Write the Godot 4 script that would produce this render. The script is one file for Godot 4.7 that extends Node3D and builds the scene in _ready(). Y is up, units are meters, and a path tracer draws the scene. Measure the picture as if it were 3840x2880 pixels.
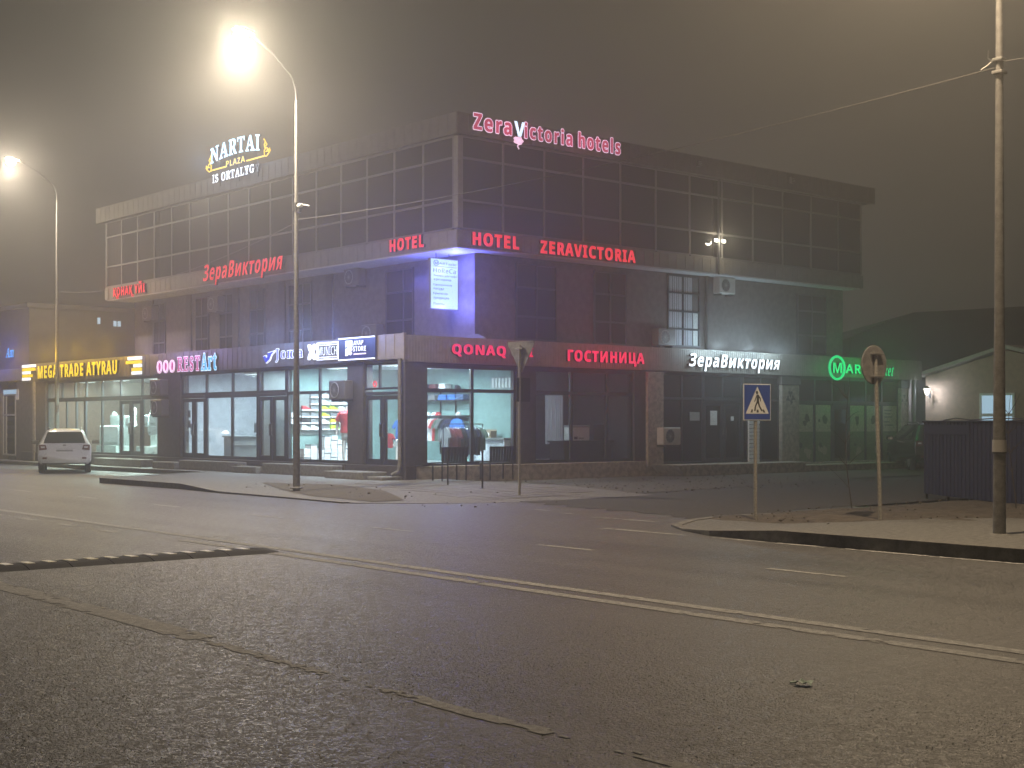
extends Node3D
# Night street corner in fog: a hotel over lit shops, seen across the main road.
# x runs along the main road, -z runs down the side street, y is up; the canopy corner of the hotel stands over the origin.

var M := {}
var cache := {}
var taken := {}
var rng := RandomNumberGenerator.new()
var hotel: Node3D

func lin(r: float, g: float, b: float, a := 1.0) -> Color:
	var c := Color(r, g, b).linear_to_srgb()
	c.a = a
	return c

# ---------------------------------------------------------------- naming
func numbered(called: String) -> String:
	if not taken.has(called):
		taken[called] = 0
		return called
	taken[called] += 1
	return "%s_%03d" % [called, taken[called]]

func tag(o: Node3D, label: String, category: String, group := "") -> Node3D:
	o.set_meta("label", label)
	o.set_meta("category", category)
	if group != "":
		o.set_meta("group", group)
	return o

func thing(called: String, label: String, category: String, at := Vector3.ZERO, turn := 0.0, group := "") -> Node3D:
	var o := Node3D.new()
	o.name = numbered(called)
	add_child(o)
	o.position = at
	o.rotation.y = turn
	return tag(o, label, category, group)

func again(src: Node3D, called: String, label: String, at: Vector3, turn := 0.0) -> Node3D:
	var o: Node3D = src.duplicate()
	o.name = numbered(called)
	add_child(o)
	o.position = at
	o.rotation.y = turn
	o.set_meta("label", label)
	return o

func mi(par: Node3D, called: String, mesh: Mesh, mat: Material, at := Vector3.ZERO, rot := Vector3.ZERO) -> MeshInstance3D:
	var o := MeshInstance3D.new()
	o.name = numbered(called) if par == self else called
	o.mesh = mesh
	o.material_override = mat
	par.add_child(o, true)
	o.position = at
	o.rotation = rot
	return o

func struct(called: String, mesh: Mesh, mat: Material, at := Vector3.ZERO) -> MeshInstance3D:
	var o := mi(self, called, mesh, mat, at)
	o.set_meta("kind", "structure")
	return o

# ---------------------------------------------------------------- meshes
func begin() -> SurfaceTool:
	var st := SurfaceTool.new()
	st.begin(Mesh.PRIMITIVE_TRIANGLES)
	return st

func tri(st: SurfaceTool, a: Vector3, b: Vector3, c: Vector3, n: Vector3) -> void:
	st.set_normal(n)
	st.add_vertex(a)
	if (b - a).cross(c - a).dot(n) > 0.0:
		st.set_normal(n)
		st.add_vertex(c)
		st.set_normal(n)
		st.add_vertex(b)
	else:
		st.set_normal(n)
		st.add_vertex(b)
		st.set_normal(n)
		st.add_vertex(c)

func quad(st: SurfaceTool, a: Vector3, b: Vector3, c: Vector3, d: Vector3, n := Vector3.ZERO) -> void:
	if n == Vector3.ZERO:
		n = (c - a).cross(b - d).normalized()
	tri(st, a, b, c, n)
	tri(st, a, c, d, n)

func add_box(st: SurfaceTool, lo: Vector3, hi: Vector3, bev := 0.0) -> void:
	var c := (lo + hi) / 2.0
	var h := (hi - lo) / 2.0
	bev = minf(bev, minf(h.x, minf(h.y, h.z)) * 0.45)
	var axes := [Vector3.RIGHT, Vector3.UP, Vector3.BACK]
	for k in 3:
		for s in [-1.0, 1.0]:
			var n: Vector3 = axes[k] * s
			var u: Vector3 = axes[(k + 1) % 3]
			var v: Vector3 = axes[(k + 2) % 3]
			var p := c + n * h[k]
			var uu := u * (h[(k + 1) % 3] - bev)
			var vv := v * (h[(k + 2) % 3] - bev)
			quad(st, p - uu - vv, p + uu - vv, p + uu + vv, p - uu + vv, n)
	if bev <= 0.0:
		return
	for k in 3:
		var u: Vector3 = axes[(k + 1) % 3]
		var v: Vector3 = axes[(k + 2) % 3]
		var a: Vector3 = axes[k] * (h[k] - bev)
		for s in [-1.0, 1.0]:
			for t in [-1.0, 1.0]:
				var p: Vector3 = c + u * s * h[(k + 1) % 3] + v * t * (h[(k + 2) % 3] - bev)
				var q: Vector3 = c + u * s * (h[(k + 1) % 3] - bev) + v * t * h[(k + 2) % 3]
				quad(st, p - a, p + a, q + a, q - a, (u * s + v * t).normalized())
	for sx in [-1.0, 1.0]:
		for sy in [-1.0, 1.0]:
			for sz in [-1.0, 1.0]:
				var s := Vector3(sx, sy, sz)
				tri(st, c + s * Vector3(h.x, h.y - bev, h.z - bev), c + s * Vector3(h.x - bev, h.y, h.z - bev), c + s * Vector3(h.x - bev, h.y - bev, h.z), s.normalized())

func cbox(size: Vector3, bev: float) -> ArrayMesh:
	var key := "%.3f %.3f %.3f %.3f" % [size.x, size.y, size.z, bev]
	if not cache.has(key):
		var st := begin()
		add_box(st, -size / 2.0, size / 2.0, bev)
		cache[key] = st.commit()
	return cache[key]

func bx(par: Node3D, called: String, x0: float, x1: float, y0: float, y1: float, z0: float, z1: float, mat: Material, bev := 0.006) -> MeshInstance3D:
	var lo := Vector3(minf(x0, x1), minf(y0, y1), minf(z0, z1))
	var hi := Vector3(maxf(x0, x1), maxf(y0, y1), maxf(z0, z1))
	return mi(par, called, cbox(hi - lo, bev), mat, (lo + hi) / 2.0)

# face boxes: "L" looks at the main road (s = x, o = z), "R" at the side street (s = z, o = x)
func fb(face: String, par: Node3D, called: String, s0: float, s1: float, y0: float, y1: float, o0: float, o1: float, mat: Material, bev := 0.006) -> MeshInstance3D:
	if face == "L":
		return bx(par, called, s0, s1, y0, y1, o0, o1, mat, bev)
	return bx(par, called, o0, o1, y0, y1, s0, s1, mat, bev)

func fadd(face: String, st: SurfaceTool, s0: float, s1: float, y0: float, y1: float, o0: float, o1: float, bev := 0.004) -> void:
	var a := Vector3(s0, y0, o0) if face == "L" else Vector3(o0, y0, s0)
	var b := Vector3(s1, y1, o1) if face == "L" else Vector3(o1, y1, s1)
	add_box(st, a.min(b), a.max(b), bev)

# tube along a path, radii may differ
func tube(path: Array, radii: Array, sides := 10, caps := true) -> ArrayMesh:
	var st := begin()
	st.set_smooth_group(0)
	var rings := []
	var side := Vector3.ZERO
	for i in path.size():
		var d: Vector3 = (path[mini(i + 1, path.size() - 1)] - path[maxi(i - 1, 0)]).normalized()
		if side == Vector3.ZERO:
			side = d.cross(Vector3.UP if absf(d.y) < 0.9 else Vector3.RIGHT).normalized()
		side = (side - d * side.dot(d)).normalized()
		var up := d.cross(side)
		var ring := []
		for k in sides:
			var a := TAU * k / sides
			ring.append(side * cos(a) + up * sin(a))
		rings.append(ring)
	for i in path.size() - 1:
		var r0: float = radii[mini(i, radii.size() - 1)]
		var r1: float = radii[mini(i + 1, radii.size() - 1)]
		for k in sides:
			var j := (k + 1) % sides
			var a: Vector3 = path[i] + rings[i][k] * r0
			var b: Vector3 = path[i] + rings[i][j] * r0
			var c: Vector3 = path[i + 1] + rings[i + 1][j] * r1
			var d: Vector3 = path[i + 1] + rings[i + 1][k] * r1
			for t in [[a, rings[i][k]], [c, rings[i + 1][j]], [b, rings[i][j]], [a, rings[i][k]], [d, rings[i + 1][k]], [c, rings[i + 1][j]]]:
				st.set_normal(t[1])
				st.add_vertex(t[0])
	if caps:
		for e in [0, path.size() - 1]:
			var r: float = radii[mini(e, radii.size() - 1)]
			var n: Vector3 = (path[e] - path[1 if e == 0 else path.size() - 2]).normalized()
			for k in range(1, sides - 1):
				tri(st, path[e] + rings[e][0] * r, path[e] + rings[e][k] * r, path[e] + rings[e][k + 1] * r, n)
	return st.commit()

# polygon in x, y with thickness along z (0 .. depth)
func prism(pts: PackedVector2Array, depth: float) -> ArrayMesh:
	var st := begin()
	add_prism(st, pts, depth)
	return st.commit()

func add_prism(st: SurfaceTool, pts: PackedVector2Array, depth: float, z := 0.0) -> void:
	var idx := Geometry2D.triangulate_polygon(pts)
	for i in range(0, idx.size(), 3):
		for zz in [z, z + depth]:
			var v := []
			for k in 3:
				v.append(Vector3(pts[idx[i + k]].x, pts[idx[i + k]].y, zz))
			tri(st, v[0], v[1], v[2], Vector3(0, 0, 1 if zz > z else -1))
	var turn := -1.0 if Geometry2D.is_polygon_clockwise(pts) else 1.0
	for i in pts.size():
		var p := pts[i]
		var q := pts[(i + 1) % pts.size()]
		var n := Vector3(q.y - p.y, p.x - q.x, 0).normalized() * turn
		quad(st, Vector3(p.x, p.y, z), Vector3(q.x, q.y, z), Vector3(q.x, q.y, z + depth), Vector3(p.x, p.y, z + depth), n)

# flat sheet on the ground from x, z points
func sheet(pts: Array, y: float) -> ArrayMesh:
	var st := begin()
	var p := PackedVector2Array(pts)
	var idx := Geometry2D.triangulate_polygon(p)
	for i in range(0, idx.size(), 3):
		tri(st, Vector3(p[idx[i]].x, y, p[idx[i]].y), Vector3(p[idx[i + 1]].x, y, p[idx[i + 1]].y), Vector3(p[idx[i + 2]].x, y, p[idx[i + 2]].y), Vector3.UP)
	return st.commit()

# lathe round y from (radius, height) points
func lathe(prof: Array, sides := 16) -> ArrayMesh:
	var st := begin()
	for i in prof.size() - 1:
		var a: Vector2 = prof[i]
		var b: Vector2 = prof[i + 1]
		var nn := Vector2(b.y - a.y, a.x - b.x).normalized()
		for k in sides:
			var u := TAU * k / sides
			var v := TAU * (k + 1) / sides
			var cu := Vector3(cos(u), 0, sin(u))
			var cv := Vector3(cos(v), 0, sin(v))
			var p := [[cu * a.x + Vector3.UP * a.y, cu * nn.x + Vector3.UP * nn.y], [cv * a.x + Vector3.UP * a.y, cv * nn.x + Vector3.UP * nn.y], [cv * b.x + Vector3.UP * b.y, cv * nn.x + Vector3.UP * nn.y], [cu * b.x + Vector3.UP * b.y, cu * nn.x + Vector3.UP * nn.y]]
			for t in [0, 1, 2, 0, 2, 3]:
				st.set_normal(p[t][1])
				st.add_vertex(p[t][0])
	return st.commit()

# ---------------------------------------------------------------- textures and materials
func noise(size: int, sd: int, freq: float, octaves := 3, kind := FastNoiseLite.TYPE_SIMPLEX_SMOOTH) -> PackedByteArray:
	var n := FastNoiseLite.new()
	n.seed = sd
	n.noise_type = kind
	n.frequency = freq
	n.fractal_octaves = octaves
	if kind == FastNoiseLite.TYPE_CELLULAR:
		n.cellular_return_type = FastNoiseLite.RETURN_CELL_VALUE
	var im := n.get_seamless_image(size, size)
	im.convert(Image.FORMAT_L8)
	return im.get_data()

func grey(size: int, data: PackedByteArray) -> ImageTexture:
	return ImageTexture.create_from_image(Image.create_from_data(size, size, false, Image.FORMAT_L8, data))

# mixes noises into one grey texture: layers of [data, weight], stretched to lo .. hi
func blend(size: int, layers: Array, lo: float, hi: float) -> ImageTexture:
	var out := PackedByteArray()
	out.resize(size * size)
	var total := 0.0
	for l in layers:
		total += l[1]
	for i in size * size:
		var v := 0.0
		for l in layers:
			v += l[0][i] * l[1]
		v = clampf((v / total / 255.0 - 0.5) * 1.9 + 0.5, 0.0, 1.0)
		out[i] = int(clampf((lo + (hi - lo) * v) * 255.0, 0, 255))
	return grey(size, out)

func mat(color: Color, rough := 0.8, o := {}) -> StandardMaterial3D:
	var m := StandardMaterial3D.new()
	m.albedo_color = color
	m.roughness = rough
	m.metallic = o.get("metal", 0.0)
	m.metallic_specular = o.get("spec", 0.5)
	if o.has("tex"):
		m.albedo_texture = o.tex
	if o.has("rtex"):
		m.roughness_texture = o.rtex
	if o.has("height"):
		m.heightmap_enabled = true
		m.heightmap_texture = o.height
		m.heightmap_scale = o.get("relief", 0.5)
	if o.has("tex") or o.has("height") or o.has("rtex"):
		m.uv1_triplanar = true
		m.uv1_world_triplanar = true
		var s: float = o.get("scale", 1.0)
		m.uv1_scale = Vector3(s, s, s)
	if o.has("vcol"):
		m.vertex_color_use_as_albedo = true
	return m

func glow(color: Color, e: float, base := Color(0.8, 0.8, 0.8)) -> StandardMaterial3D:
	var m := mat(base, 0.4)
	m.emission_enabled = true
	m.emission = color
	m.emission_energy_multiplier = e
	return m

func pane_mat(a: float, tint := Color(0.6, 0.65, 0.65)) -> StandardMaterial3D:
	var m := mat(Color(tint.r, tint.g, tint.b, a), 0.03)
	m.transparency = BaseMaterial3D.TRANSPARENCY_ALPHA
	return m

func make_materials() -> void:
	var n1 := noise(1024, 1, 0.22, 2)
	var n2 := noise(1024, 2, 0.05, 4)
	var n3 := noise(1024, 3, 0.011, 4)
	var c1 := noise(1024, 4, 0.09, 1, FastNoiseLite.TYPE_CELLULAR)
	var c2 := noise(1024, 9, 0.16, 1, FastNoiseLite.TYPE_CELLULAR)
	var t_asphalt := blend(1024, [[c1, 0.8], [c2, 0.8], [n1, 0.6], [n2, 0.5], [n3, 0.5]], 0.48, 1.0)
	var t_ash := blend(1024, [[c1, 1.0], [c2, 0.7], [n1, 0.5]], 0.0, 1.0)
	var t_arough := blend(1024, [[c1, 1.0], [c2, 0.8], [n3, 0.8]], 0.45, 0.95)
	var m1 := noise(512, 5, 0.1, 4)
	var m2 := noise(512, 6, 0.02, 5)
	var m3 := noise(512, 7, 0.4, 1)
	var t_plaster := blend(512, [[m1, 0.6], [m2, 1.0], [m3, 0.5]], 0.7, 1.05)
	var t_conc := blend(512, [[m1, 0.8], [m2, 1.2], [m3, 0.8]], 0.62, 1.08)
	var t_fine := blend(512, [[m1, 0.4], [m2, 0.4], [m3, 0.4]], 0.8, 1.05)
	var t_rel := blend(512, [[m1, 0.5], [m2, 0.7], [m3, 0.5]], 0.0, 1.0)
	M.asphalt = mat(lin(0.165, 0.16, 0.155), 0.82, {tex = t_asphalt, height = t_ash, relief = 0.5, rtex = t_arough, scale = 0.55, vcol = true, spec = 0.6})
	M.side_asphalt = mat(lin(0.1, 0.09, 0.082), 0.95, {tex = t_asphalt, height = t_ash, relief = 0.3, scale = 0.4})
	M.dirt = mat(lin(0.13, 0.108, 0.085), 0.97, {tex = t_conc, height = t_rel, relief = 2.5, scale = 0.45})
	M.gravel = mat(lin(0.17, 0.15, 0.12), 0.97, {tex = t_asphalt, height = t_ash, relief = 0.6, scale = 0.5})
	M.paving = mat(lin(0.2, 0.194, 0.18), 0.75, {tex = t_conc, height = t_rel, relief = 0.4, scale = 0.8})
	M.slab_a = mat(lin(0.2, 0.195, 0.18), 0.65, {tex = t_conc, height = t_rel, relief = 0.3, scale = 1.1})
	M.slab_b = mat(lin(0.165, 0.16, 0.148), 0.7, {tex = t_conc, height = t_rel, relief = 0.3, scale = 0.9})
	M.kerb = mat(lin(0.22, 0.21, 0.19), 0.85, {tex = t_conc, height = t_rel, relief = 0.4, scale = 0.7})
	M.paint = mat(lin(0.44, 0.435, 0.42), 0.75, {tex = t_conc, height = t_ash, relief = 0.2, scale = 1.3})
	M.plaster = mat(lin(0.13, 0.11, 0.1), 0.85, {tex = t_plaster, height = t_rel, relief = 0.3, scale = 0.35})
	M.plaster_dark = mat(lin(0.07, 0.062, 0.06), 0.8, {tex = t_plaster, height = t_rel, relief = 0.2, scale = 0.4})
	M.pillar = mat(lin(0.42, 0.37, 0.3), 0.9, {tex = t_conc, height = t_rel, relief = 0.4, scale = 0.5})
	M.fascia = mat(lin(0.3, 0.27, 0.235), 0.5, {tex = t_fine, scale = 0.4, spec = 0.4})
	M.fascia_brown = mat(lin(0.17, 0.15, 0.14), 0.5, {tex = t_fine, scale = 0.4, spec = 0.4})
	M.parapet = mat(lin(0.115, 0.108, 0.095), 0.6, {tex = t_fine, scale = 0.3, spec = 0.3})
	M.band = mat(lin(0.19, 0.178, 0.158), 0.55, {tex = t_fine, scale = 0.3, spec = 0.4})
	M.soffit = mat(lin(0.5, 0.5, 0.5), 0.6, {tex = t_fine, scale = 0.4})
	M.alu = mat(lin(0.11, 0.103, 0.098), 0.5)
	M.frame = mat(lin(0.028, 0.028, 0.035), 0.45)
	M.frame_white = mat(lin(0.7, 0.7, 0.68), 0.5)
	M.facade_glass = mat(lin(0.018, 0.017, 0.018), 0.06)
	M.facade_glass_b = mat(lin(0.03, 0.027, 0.026), 0.1)
	M.pane = pane_mat(0.06)
	M.pane_dark = mat(lin(0.012, 0.013, 0.017), 0.07)
	M.steel = mat(lin(0.35, 0.34, 0.32), 0.5, {metal = 0.6, tex = t_fine, scale = 1.0})
	M.galv = mat(lin(0.22, 0.21, 0.195), 0.7, {metal = 0.0, tex = t_conc, scale = 0.8})
	M.post = mat(lin(0.34, 0.32, 0.28), 0.7, {tex = t_conc, scale = 2.0})
	M.dark_metal = mat(lin(0.03, 0.03, 0.032), 0.5)
	M.rubber = mat(lin(0.03, 0.03, 0.03), 0.85, {tex = t_fine, scale = 2.0})
	M.glint_chips = mat(lin(0.42, 0.41, 0.39), 0.5)  # pale colour stands in for glints off the asphalt
	M.board_blue = mat(lin(0.006, 0.014, 0.07), 0.5)
	M.wire = mat(lin(0.1, 0.095, 0.09), 0.7)
	M.shoe_board = mat(lin(0.2, 0.23, 0.22), 0.8)
	M.letter_return = mat(lin(0.03, 0.028, 0.028), 0.6)
	M.reflector = mat(lin(0.75, 0.72, 0.62), 0.4, {tex = t_fine, scale = 3.0})
	M.ac_pale = mat(lin(0.4, 0.38, 0.35), 0.5)
	M.ac_grey = mat(lin(0.1, 0.095, 0.095), 0.5)
	M.white_plastic = mat(lin(0.72, 0.72, 0.7), 0.4)
	M.grey_plastic = mat(lin(0.3, 0.3, 0.29), 0.5)
	M.car_white = mat(lin(0.62, 0.62, 0.62), 0.35)
	M.car_white.clearcoat_enabled = true
	M.car_white.clearcoat = 0.8
	M.car_white.clearcoat_roughness = 0.15
	M.car_black = mat(lin(0.012, 0.012, 0.014), 0.2)
	M.car_glass = mat(lin(0.012, 0.012, 0.014), 0.05)
	M.tail = mat(lin(0.12, 0.02, 0.02), 0.15)
	M.lamp_clear = mat(lin(0.75, 0.75, 0.78), 0.1)
	M.chrome = mat(lin(0.6, 0.6, 0.6), 0.2, {metal = 1.0})
	M.fence_blue = mat(lin(0.004, 0.009, 0.045), 0.85, {tex = t_fine, scale = 0.6})
	M.house = mat(lin(0.42, 0.3, 0.22), 0.9, {tex = t_fine, height = t_rel, relief = 0.15, scale = 0.4})
	M.roof = mat(lin(0.48, 0.44, 0.39), 0.7, {tex = t_fine, scale = 0.5})
	M.hall = mat(lin(0.035, 0.035, 0.032), 0.9, {tex = t_plaster, scale = 0.1})
	M.far_wall = mat(lin(0.06, 0.055, 0.05), 0.9, {tex = t_plaster, scale = 0.15})
	M.bark = mat(lin(0.05, 0.04, 0.03), 0.95)
	M.room_white = mat(lin(0.7, 0.75, 0.8), 0.85, {tex = t_fine, scale = 0.3})
	M.room_teal = mat(lin(0.28, 0.44, 0.42), 0.85, {tex = t_fine, scale = 0.3})
	M.room_grey = mat(lin(0.4, 0.45, 0.45), 0.8, {tex = t_fine, scale = 0.3})
	M.room_brown = mat(lin(0.22, 0.13, 0.1), 0.8, {tex = t_plaster, scale = 0.6})
	M.room_dark = mat(lin(0.12, 0.12, 0.15), 0.85, {tex = t_fine, scale = 0.3})
	M.floor_tile = mat(lin(0.4, 0.42, 0.42), 0.3, {tex = t_fine, scale = 0.5})
	M.sign_blue = mat(lin(0.015, 0.05, 0.26), 0.5)
	M.sign_white = mat(lin(0.62, 0.62, 0.6), 0.5)
	M.sign_black = mat(lin(0.012, 0.012, 0.012), 0.6)
	M.print_cyan = mat(lin(0.01, 0.05, 0.09), 0.7)
	M.print_grey = mat(lin(0.12, 0.13, 0.12), 0.8)
	M.poster_top = mat(lin(0.55, 0.52, 0.4), 0.6, {tex = t_plaster, scale = 0.9})
	M.poster_green = mat(lin(0.2, 0.26, 0.13), 0.6, {tex = t_plaster, scale = 0.9})
	M.food_pale = mat(lin(0.5, 0.47, 0.36), 0.7, {tex = t_conc, scale = 2.0})
	M.food_dark = mat(lin(0.09, 0.085, 0.05), 0.7, {tex = t_conc, scale = 2.0})
	M.stain = mat(lin(0.05, 0.045, 0.04), 0.9)
	M.desk = mat(lin(0.2, 0.22, 0.22), 0.5)
	M.curtain = mat(lin(0.5, 0.5, 0.55), 0.9)
	M.card = mat(lin(0.35, 0.27, 0.18), 0.8)
	M.skin = mat(lin(0.55, 0.53, 0.5), 0.6)
	var dyes := {red = [0.5, 0.05, 0.06], maroon = [0.16, 0.03, 0.04], blue = [0.04, 0.16, 0.5], navy = [0.02, 0.03, 0.08], black = [0.02, 0.02, 0.024], white = [0.75, 0.76, 0.76], green = [0.1, 0.16, 0.12], lime = [0.55, 0.75, 0.05], grey = [0.2, 0.21, 0.22], jeans = [0.07, 0.13, 0.27], yellow = [0.7, 0.55, 0.05]}
	for c in dyes:
		M["dye_" + c] = mat(lin(dyes[c][0], dyes[c][1], dyes[c][2]), 0.85)
	# lit signs
	M.led_red = glow(Color(1.0, 0.2, 0.27), 1.0, Color(0.5, 0.05, 0.08))
	M.led_pinkred = glow(Color(1.0, 0.14, 0.36), 1.0, Color(0.5, 0.05, 0.08))
	M.led_white = glow(Color(0.95, 0.97, 1.0), 1.5)
	M.led_ice = glow(Color(0.72, 0.92, 1.0), 1.5)
	M.led_yellow = glow(Color(1.0, 0.87, 0.03), 1.15, Color(0.6, 0.5, 0.05))
	M.led_gold = glow(Color(1.0, 0.85, 0.2), 1.1, Color(0.6, 0.5, 0.1))
	M.led_green = glow(Color(0.05, 0.95, 0.55), 0.9, Color(0.05, 0.5, 0.3))
	M.led_blue = glow(Color(0.12, 0.3, 0.9), 0.7, Color(0.05, 0.1, 0.5))
	M.led_cyan = glow(Color(0.1, 0.75, 1.0), 1.0, Color(0.05, 0.4, 0.5))
	M.led_pink = glow(Color(0.85, 0.28, 0.6), 0.75, Color(0.5, 0.1, 0.3))
	M.led_rose = glow(Color(0.8, 0.24, 0.4), 0.7, Color(0.5, 0.1, 0.2))
	M.led_pale = glow(Color(1.0, 0.82, 0.95), 1.0)
	M.led_box = glow(Color(0.78, 0.93, 0.97), 1.15, Color(0.2, 0.2, 0.2))
	M.tube_light = glow(Color(0.9, 1.0, 1.0), 1.6)
	M.lamp_glass = glow(Color(1.0, 0.95, 0.85), 14.0)
	M.flood = glow(Color(1.0, 0.97, 0.9), 6.0)
	M.scrap = mat(lin(0.5, 0.6, 0.52), 0.8)
	M.tube_off = mat(lin(0.7, 0.78, 0.76), 0.5)
	M.lit_window = glow(Color(0.75, 0.9, 1.0), 0.75, Color(0.5, 0.5, 0.5))

# ---------------------------------------------------------------- the scene
func _ready() -> void:
	rng.seed = 7
	var cam := Camera3D.new()
	cam.name = "camera"
	add_child(cam)
	cam.position = Vector3(30.17, 1.62, 22.15)
	cam.look_at(cam.position + Vector3(-cos(deg_to_rad(40.68)), 0, -sin(deg_to_rad(40.68))))
	cam.projection = Camera3D.PROJECTION_FRUSTUM
	cam.near = 0.1
	cam.far = 900.0
	cam.size = 2.0 * 0.1 * 1440.0 / 5270.0
	cam.frustum_offset = Vector2(0, 0.1 * 150.0 / 5270.0)
	cam.current = true
	var env := Environment.new()
	env.background_mode = Environment.BG_SKY
	var sky := ProceduralSkyMaterial.new()
	sky.sky_top_color = lin(0.042, 0.0375, 0.028)
	sky.sky_horizon_color = lin(0.044, 0.039, 0.03)
	sky.sky_curve = 0.3
	sky.ground_bottom_color = lin(0.02, 0.018, 0.015)
	sky.ground_horizon_color = lin(0.044, 0.039, 0.03)
	env.sky = Sky.new()
	env.sky.sky_material = sky
	env.tonemap_mode = Environment.TONE_MAPPER_LINEAR
	env.tonemap_exposure = 1.0
	env.sdfgi_enabled = true
	env.ssao_enabled = true
	env.ssil_enabled = true
	env.volumetric_fog_enabled = true
	env.volumetric_fog_density = 0.0075
	env.volumetric_fog_albedo = lin(0.95, 0.93, 0.9)
	env.volumetric_fog_anisotropy = 0.8
	var we := WorldEnvironment.new()
	we.name = "environment"
	we.environment = env
	add_child(we)
	make_materials()
	make_ground()
	make_hotel()
	make_shopfronts()
	make_neighbours()
	make_signs()
	make_street_furniture()
	make_vehicles()
	make_shop_goods()
	make_small_things()

# ---------------------------------------------------------------- ground, roads, kerbs, markings
func lane(x: float, z: float) -> float:   # the road turns a little against the building
	return z + 0.033 * (x - 15.0)

func strip_z(curve: Array, x: float) -> float:
	for i in curve.size() - 1:
		if x <= curve[i + 1].x:
			return lerpf(curve[i].y, curve[i + 1].y, clampf((x - curve[i].x) / (curve[i + 1].x - curve[i].x), 0.0, 1.0))
	return curve[-1].y

# raised pavement between two edges given as z over x, with a kerb face in front; height is a Callable of (x, share of the way to the front)
func pavement(called: String, xs: Array, back: Array, front: Array, height: Callable, m: Material) -> MeshInstance3D:
	var st := begin()
	var rows := 8
	for i in xs.size() - 1:
		var p := []
		for x in [xs[i], xs[i + 1]]:
			var col := []
			for r in rows + 1:
				var t := float(r) / rows
				col.append(Vector3(x, height.call(x, t), lerpf(strip_z(back, x), strip_z(front, x), t)))
			p.append(col)
		for r in rows:
			var n: Vector3 = (p[1][r] - p[0][r]).cross(p[0][r + 1] - p[0][r]).normalized()
			if n.y < 0.0:
				n = -n
			quad(st, p[0][r], p[1][r], p[1][r + 1], p[0][r + 1], n)
		var a: Vector3 = p[0][rows]
		var b: Vector3 = p[1][rows]
		var n2 := Vector3(b.z - a.z, 0, a.x - b.x).normalized() * -1.0
		quad(st, a, b, Vector3(b.x, -0.02, b.z), Vector3(a.x, -0.02, a.z), n2)
	return struct(called, st.commit(), m)

func kerb(called: String, path: Array, wide: float, m: Material) -> void:
	var st := begin()
	for i in path.size() - 1:
		var a: Vector3 = path[i]
		var b: Vector3 = path[i + 1]
		var d := (b - a)
		d.y = 0
		var s := Vector3(-d.z, 0, d.x).normalized() * wide
		if a.distance_to(b) < 0.01:
			continue
		var up := Vector3.UP * 0.012
		quad(st, a + up, b + up, b + up - s, a + up - s, Vector3.UP)
		quad(st, a + up, b + up, Vector3(b.x, -0.02, b.z), Vector3(a.x, -0.02, a.z), s.normalized())
		quad(st, a + up - s, b + up - s, b - s - up, a - s - up, -s.normalized())
	struct(called, st.commit(), m)

# a painted line with slightly ragged sides; worn leaves gaps
func painted(x0: float, x1: float, z: float, wide: float, worn := 0.0, bend := 0.0) -> ArrayMesh:
	var st := begin()
	var step := 0.07
	var x := x0
	var n := FastNoiseLite.new()
	n.seed = int(absf(z * 100 + x0 * 7))
	n.frequency = 0.9
	var rows := 4
	while x < x1 - 0.001:
		var x2 := minf(x + step, x1)
		var c0 := lane(x, z) + bend * n.get_noise_2d(x * 0.6, 9.0) * 0.05
		var c1 := lane(x2, z) + bend * n.get_noise_2d(x2 * 0.6, 9.0) * 0.05
		for r in rows:
			var a := (float(r) / rows - 0.5) * wide
			var b := (float(r + 1) / rows - 0.5) * wide
			var wear := 0.5 + 0.6 * n.get_noise_2d(x * 0.9, 3.0) + 0.55 * n.get_noise_2d(x * 9.0, r * 2.3 + 20.0) - (0.12 if r == 0 or r == rows - 1 else 0.0)
			if wear < worn:
				continue
			var e0 := 0.06 * wide * n.get_noise_2d(x * 6.0, 40.0 + r)
			var e1 := 0.06 * wide * n.get_noise_2d(x2 * 6.0, 40.0 + r)
			quad(st, Vector3(x, 0.0045, c0 + a + (e0 if r == 0 else 0.0)), Vector3(x2, 0.0045, c1 + a + (e1 if r == 0 else 0.0)), Vector3(x2, 0.0045, c1 + b + (e1 if r == rows - 1 else 0.0)), Vector3(x, 0.0045, c0 + b + (e0 if r == rows - 1 else 0.0)), Vector3.UP)
		x = x2
	return st.commit()

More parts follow.
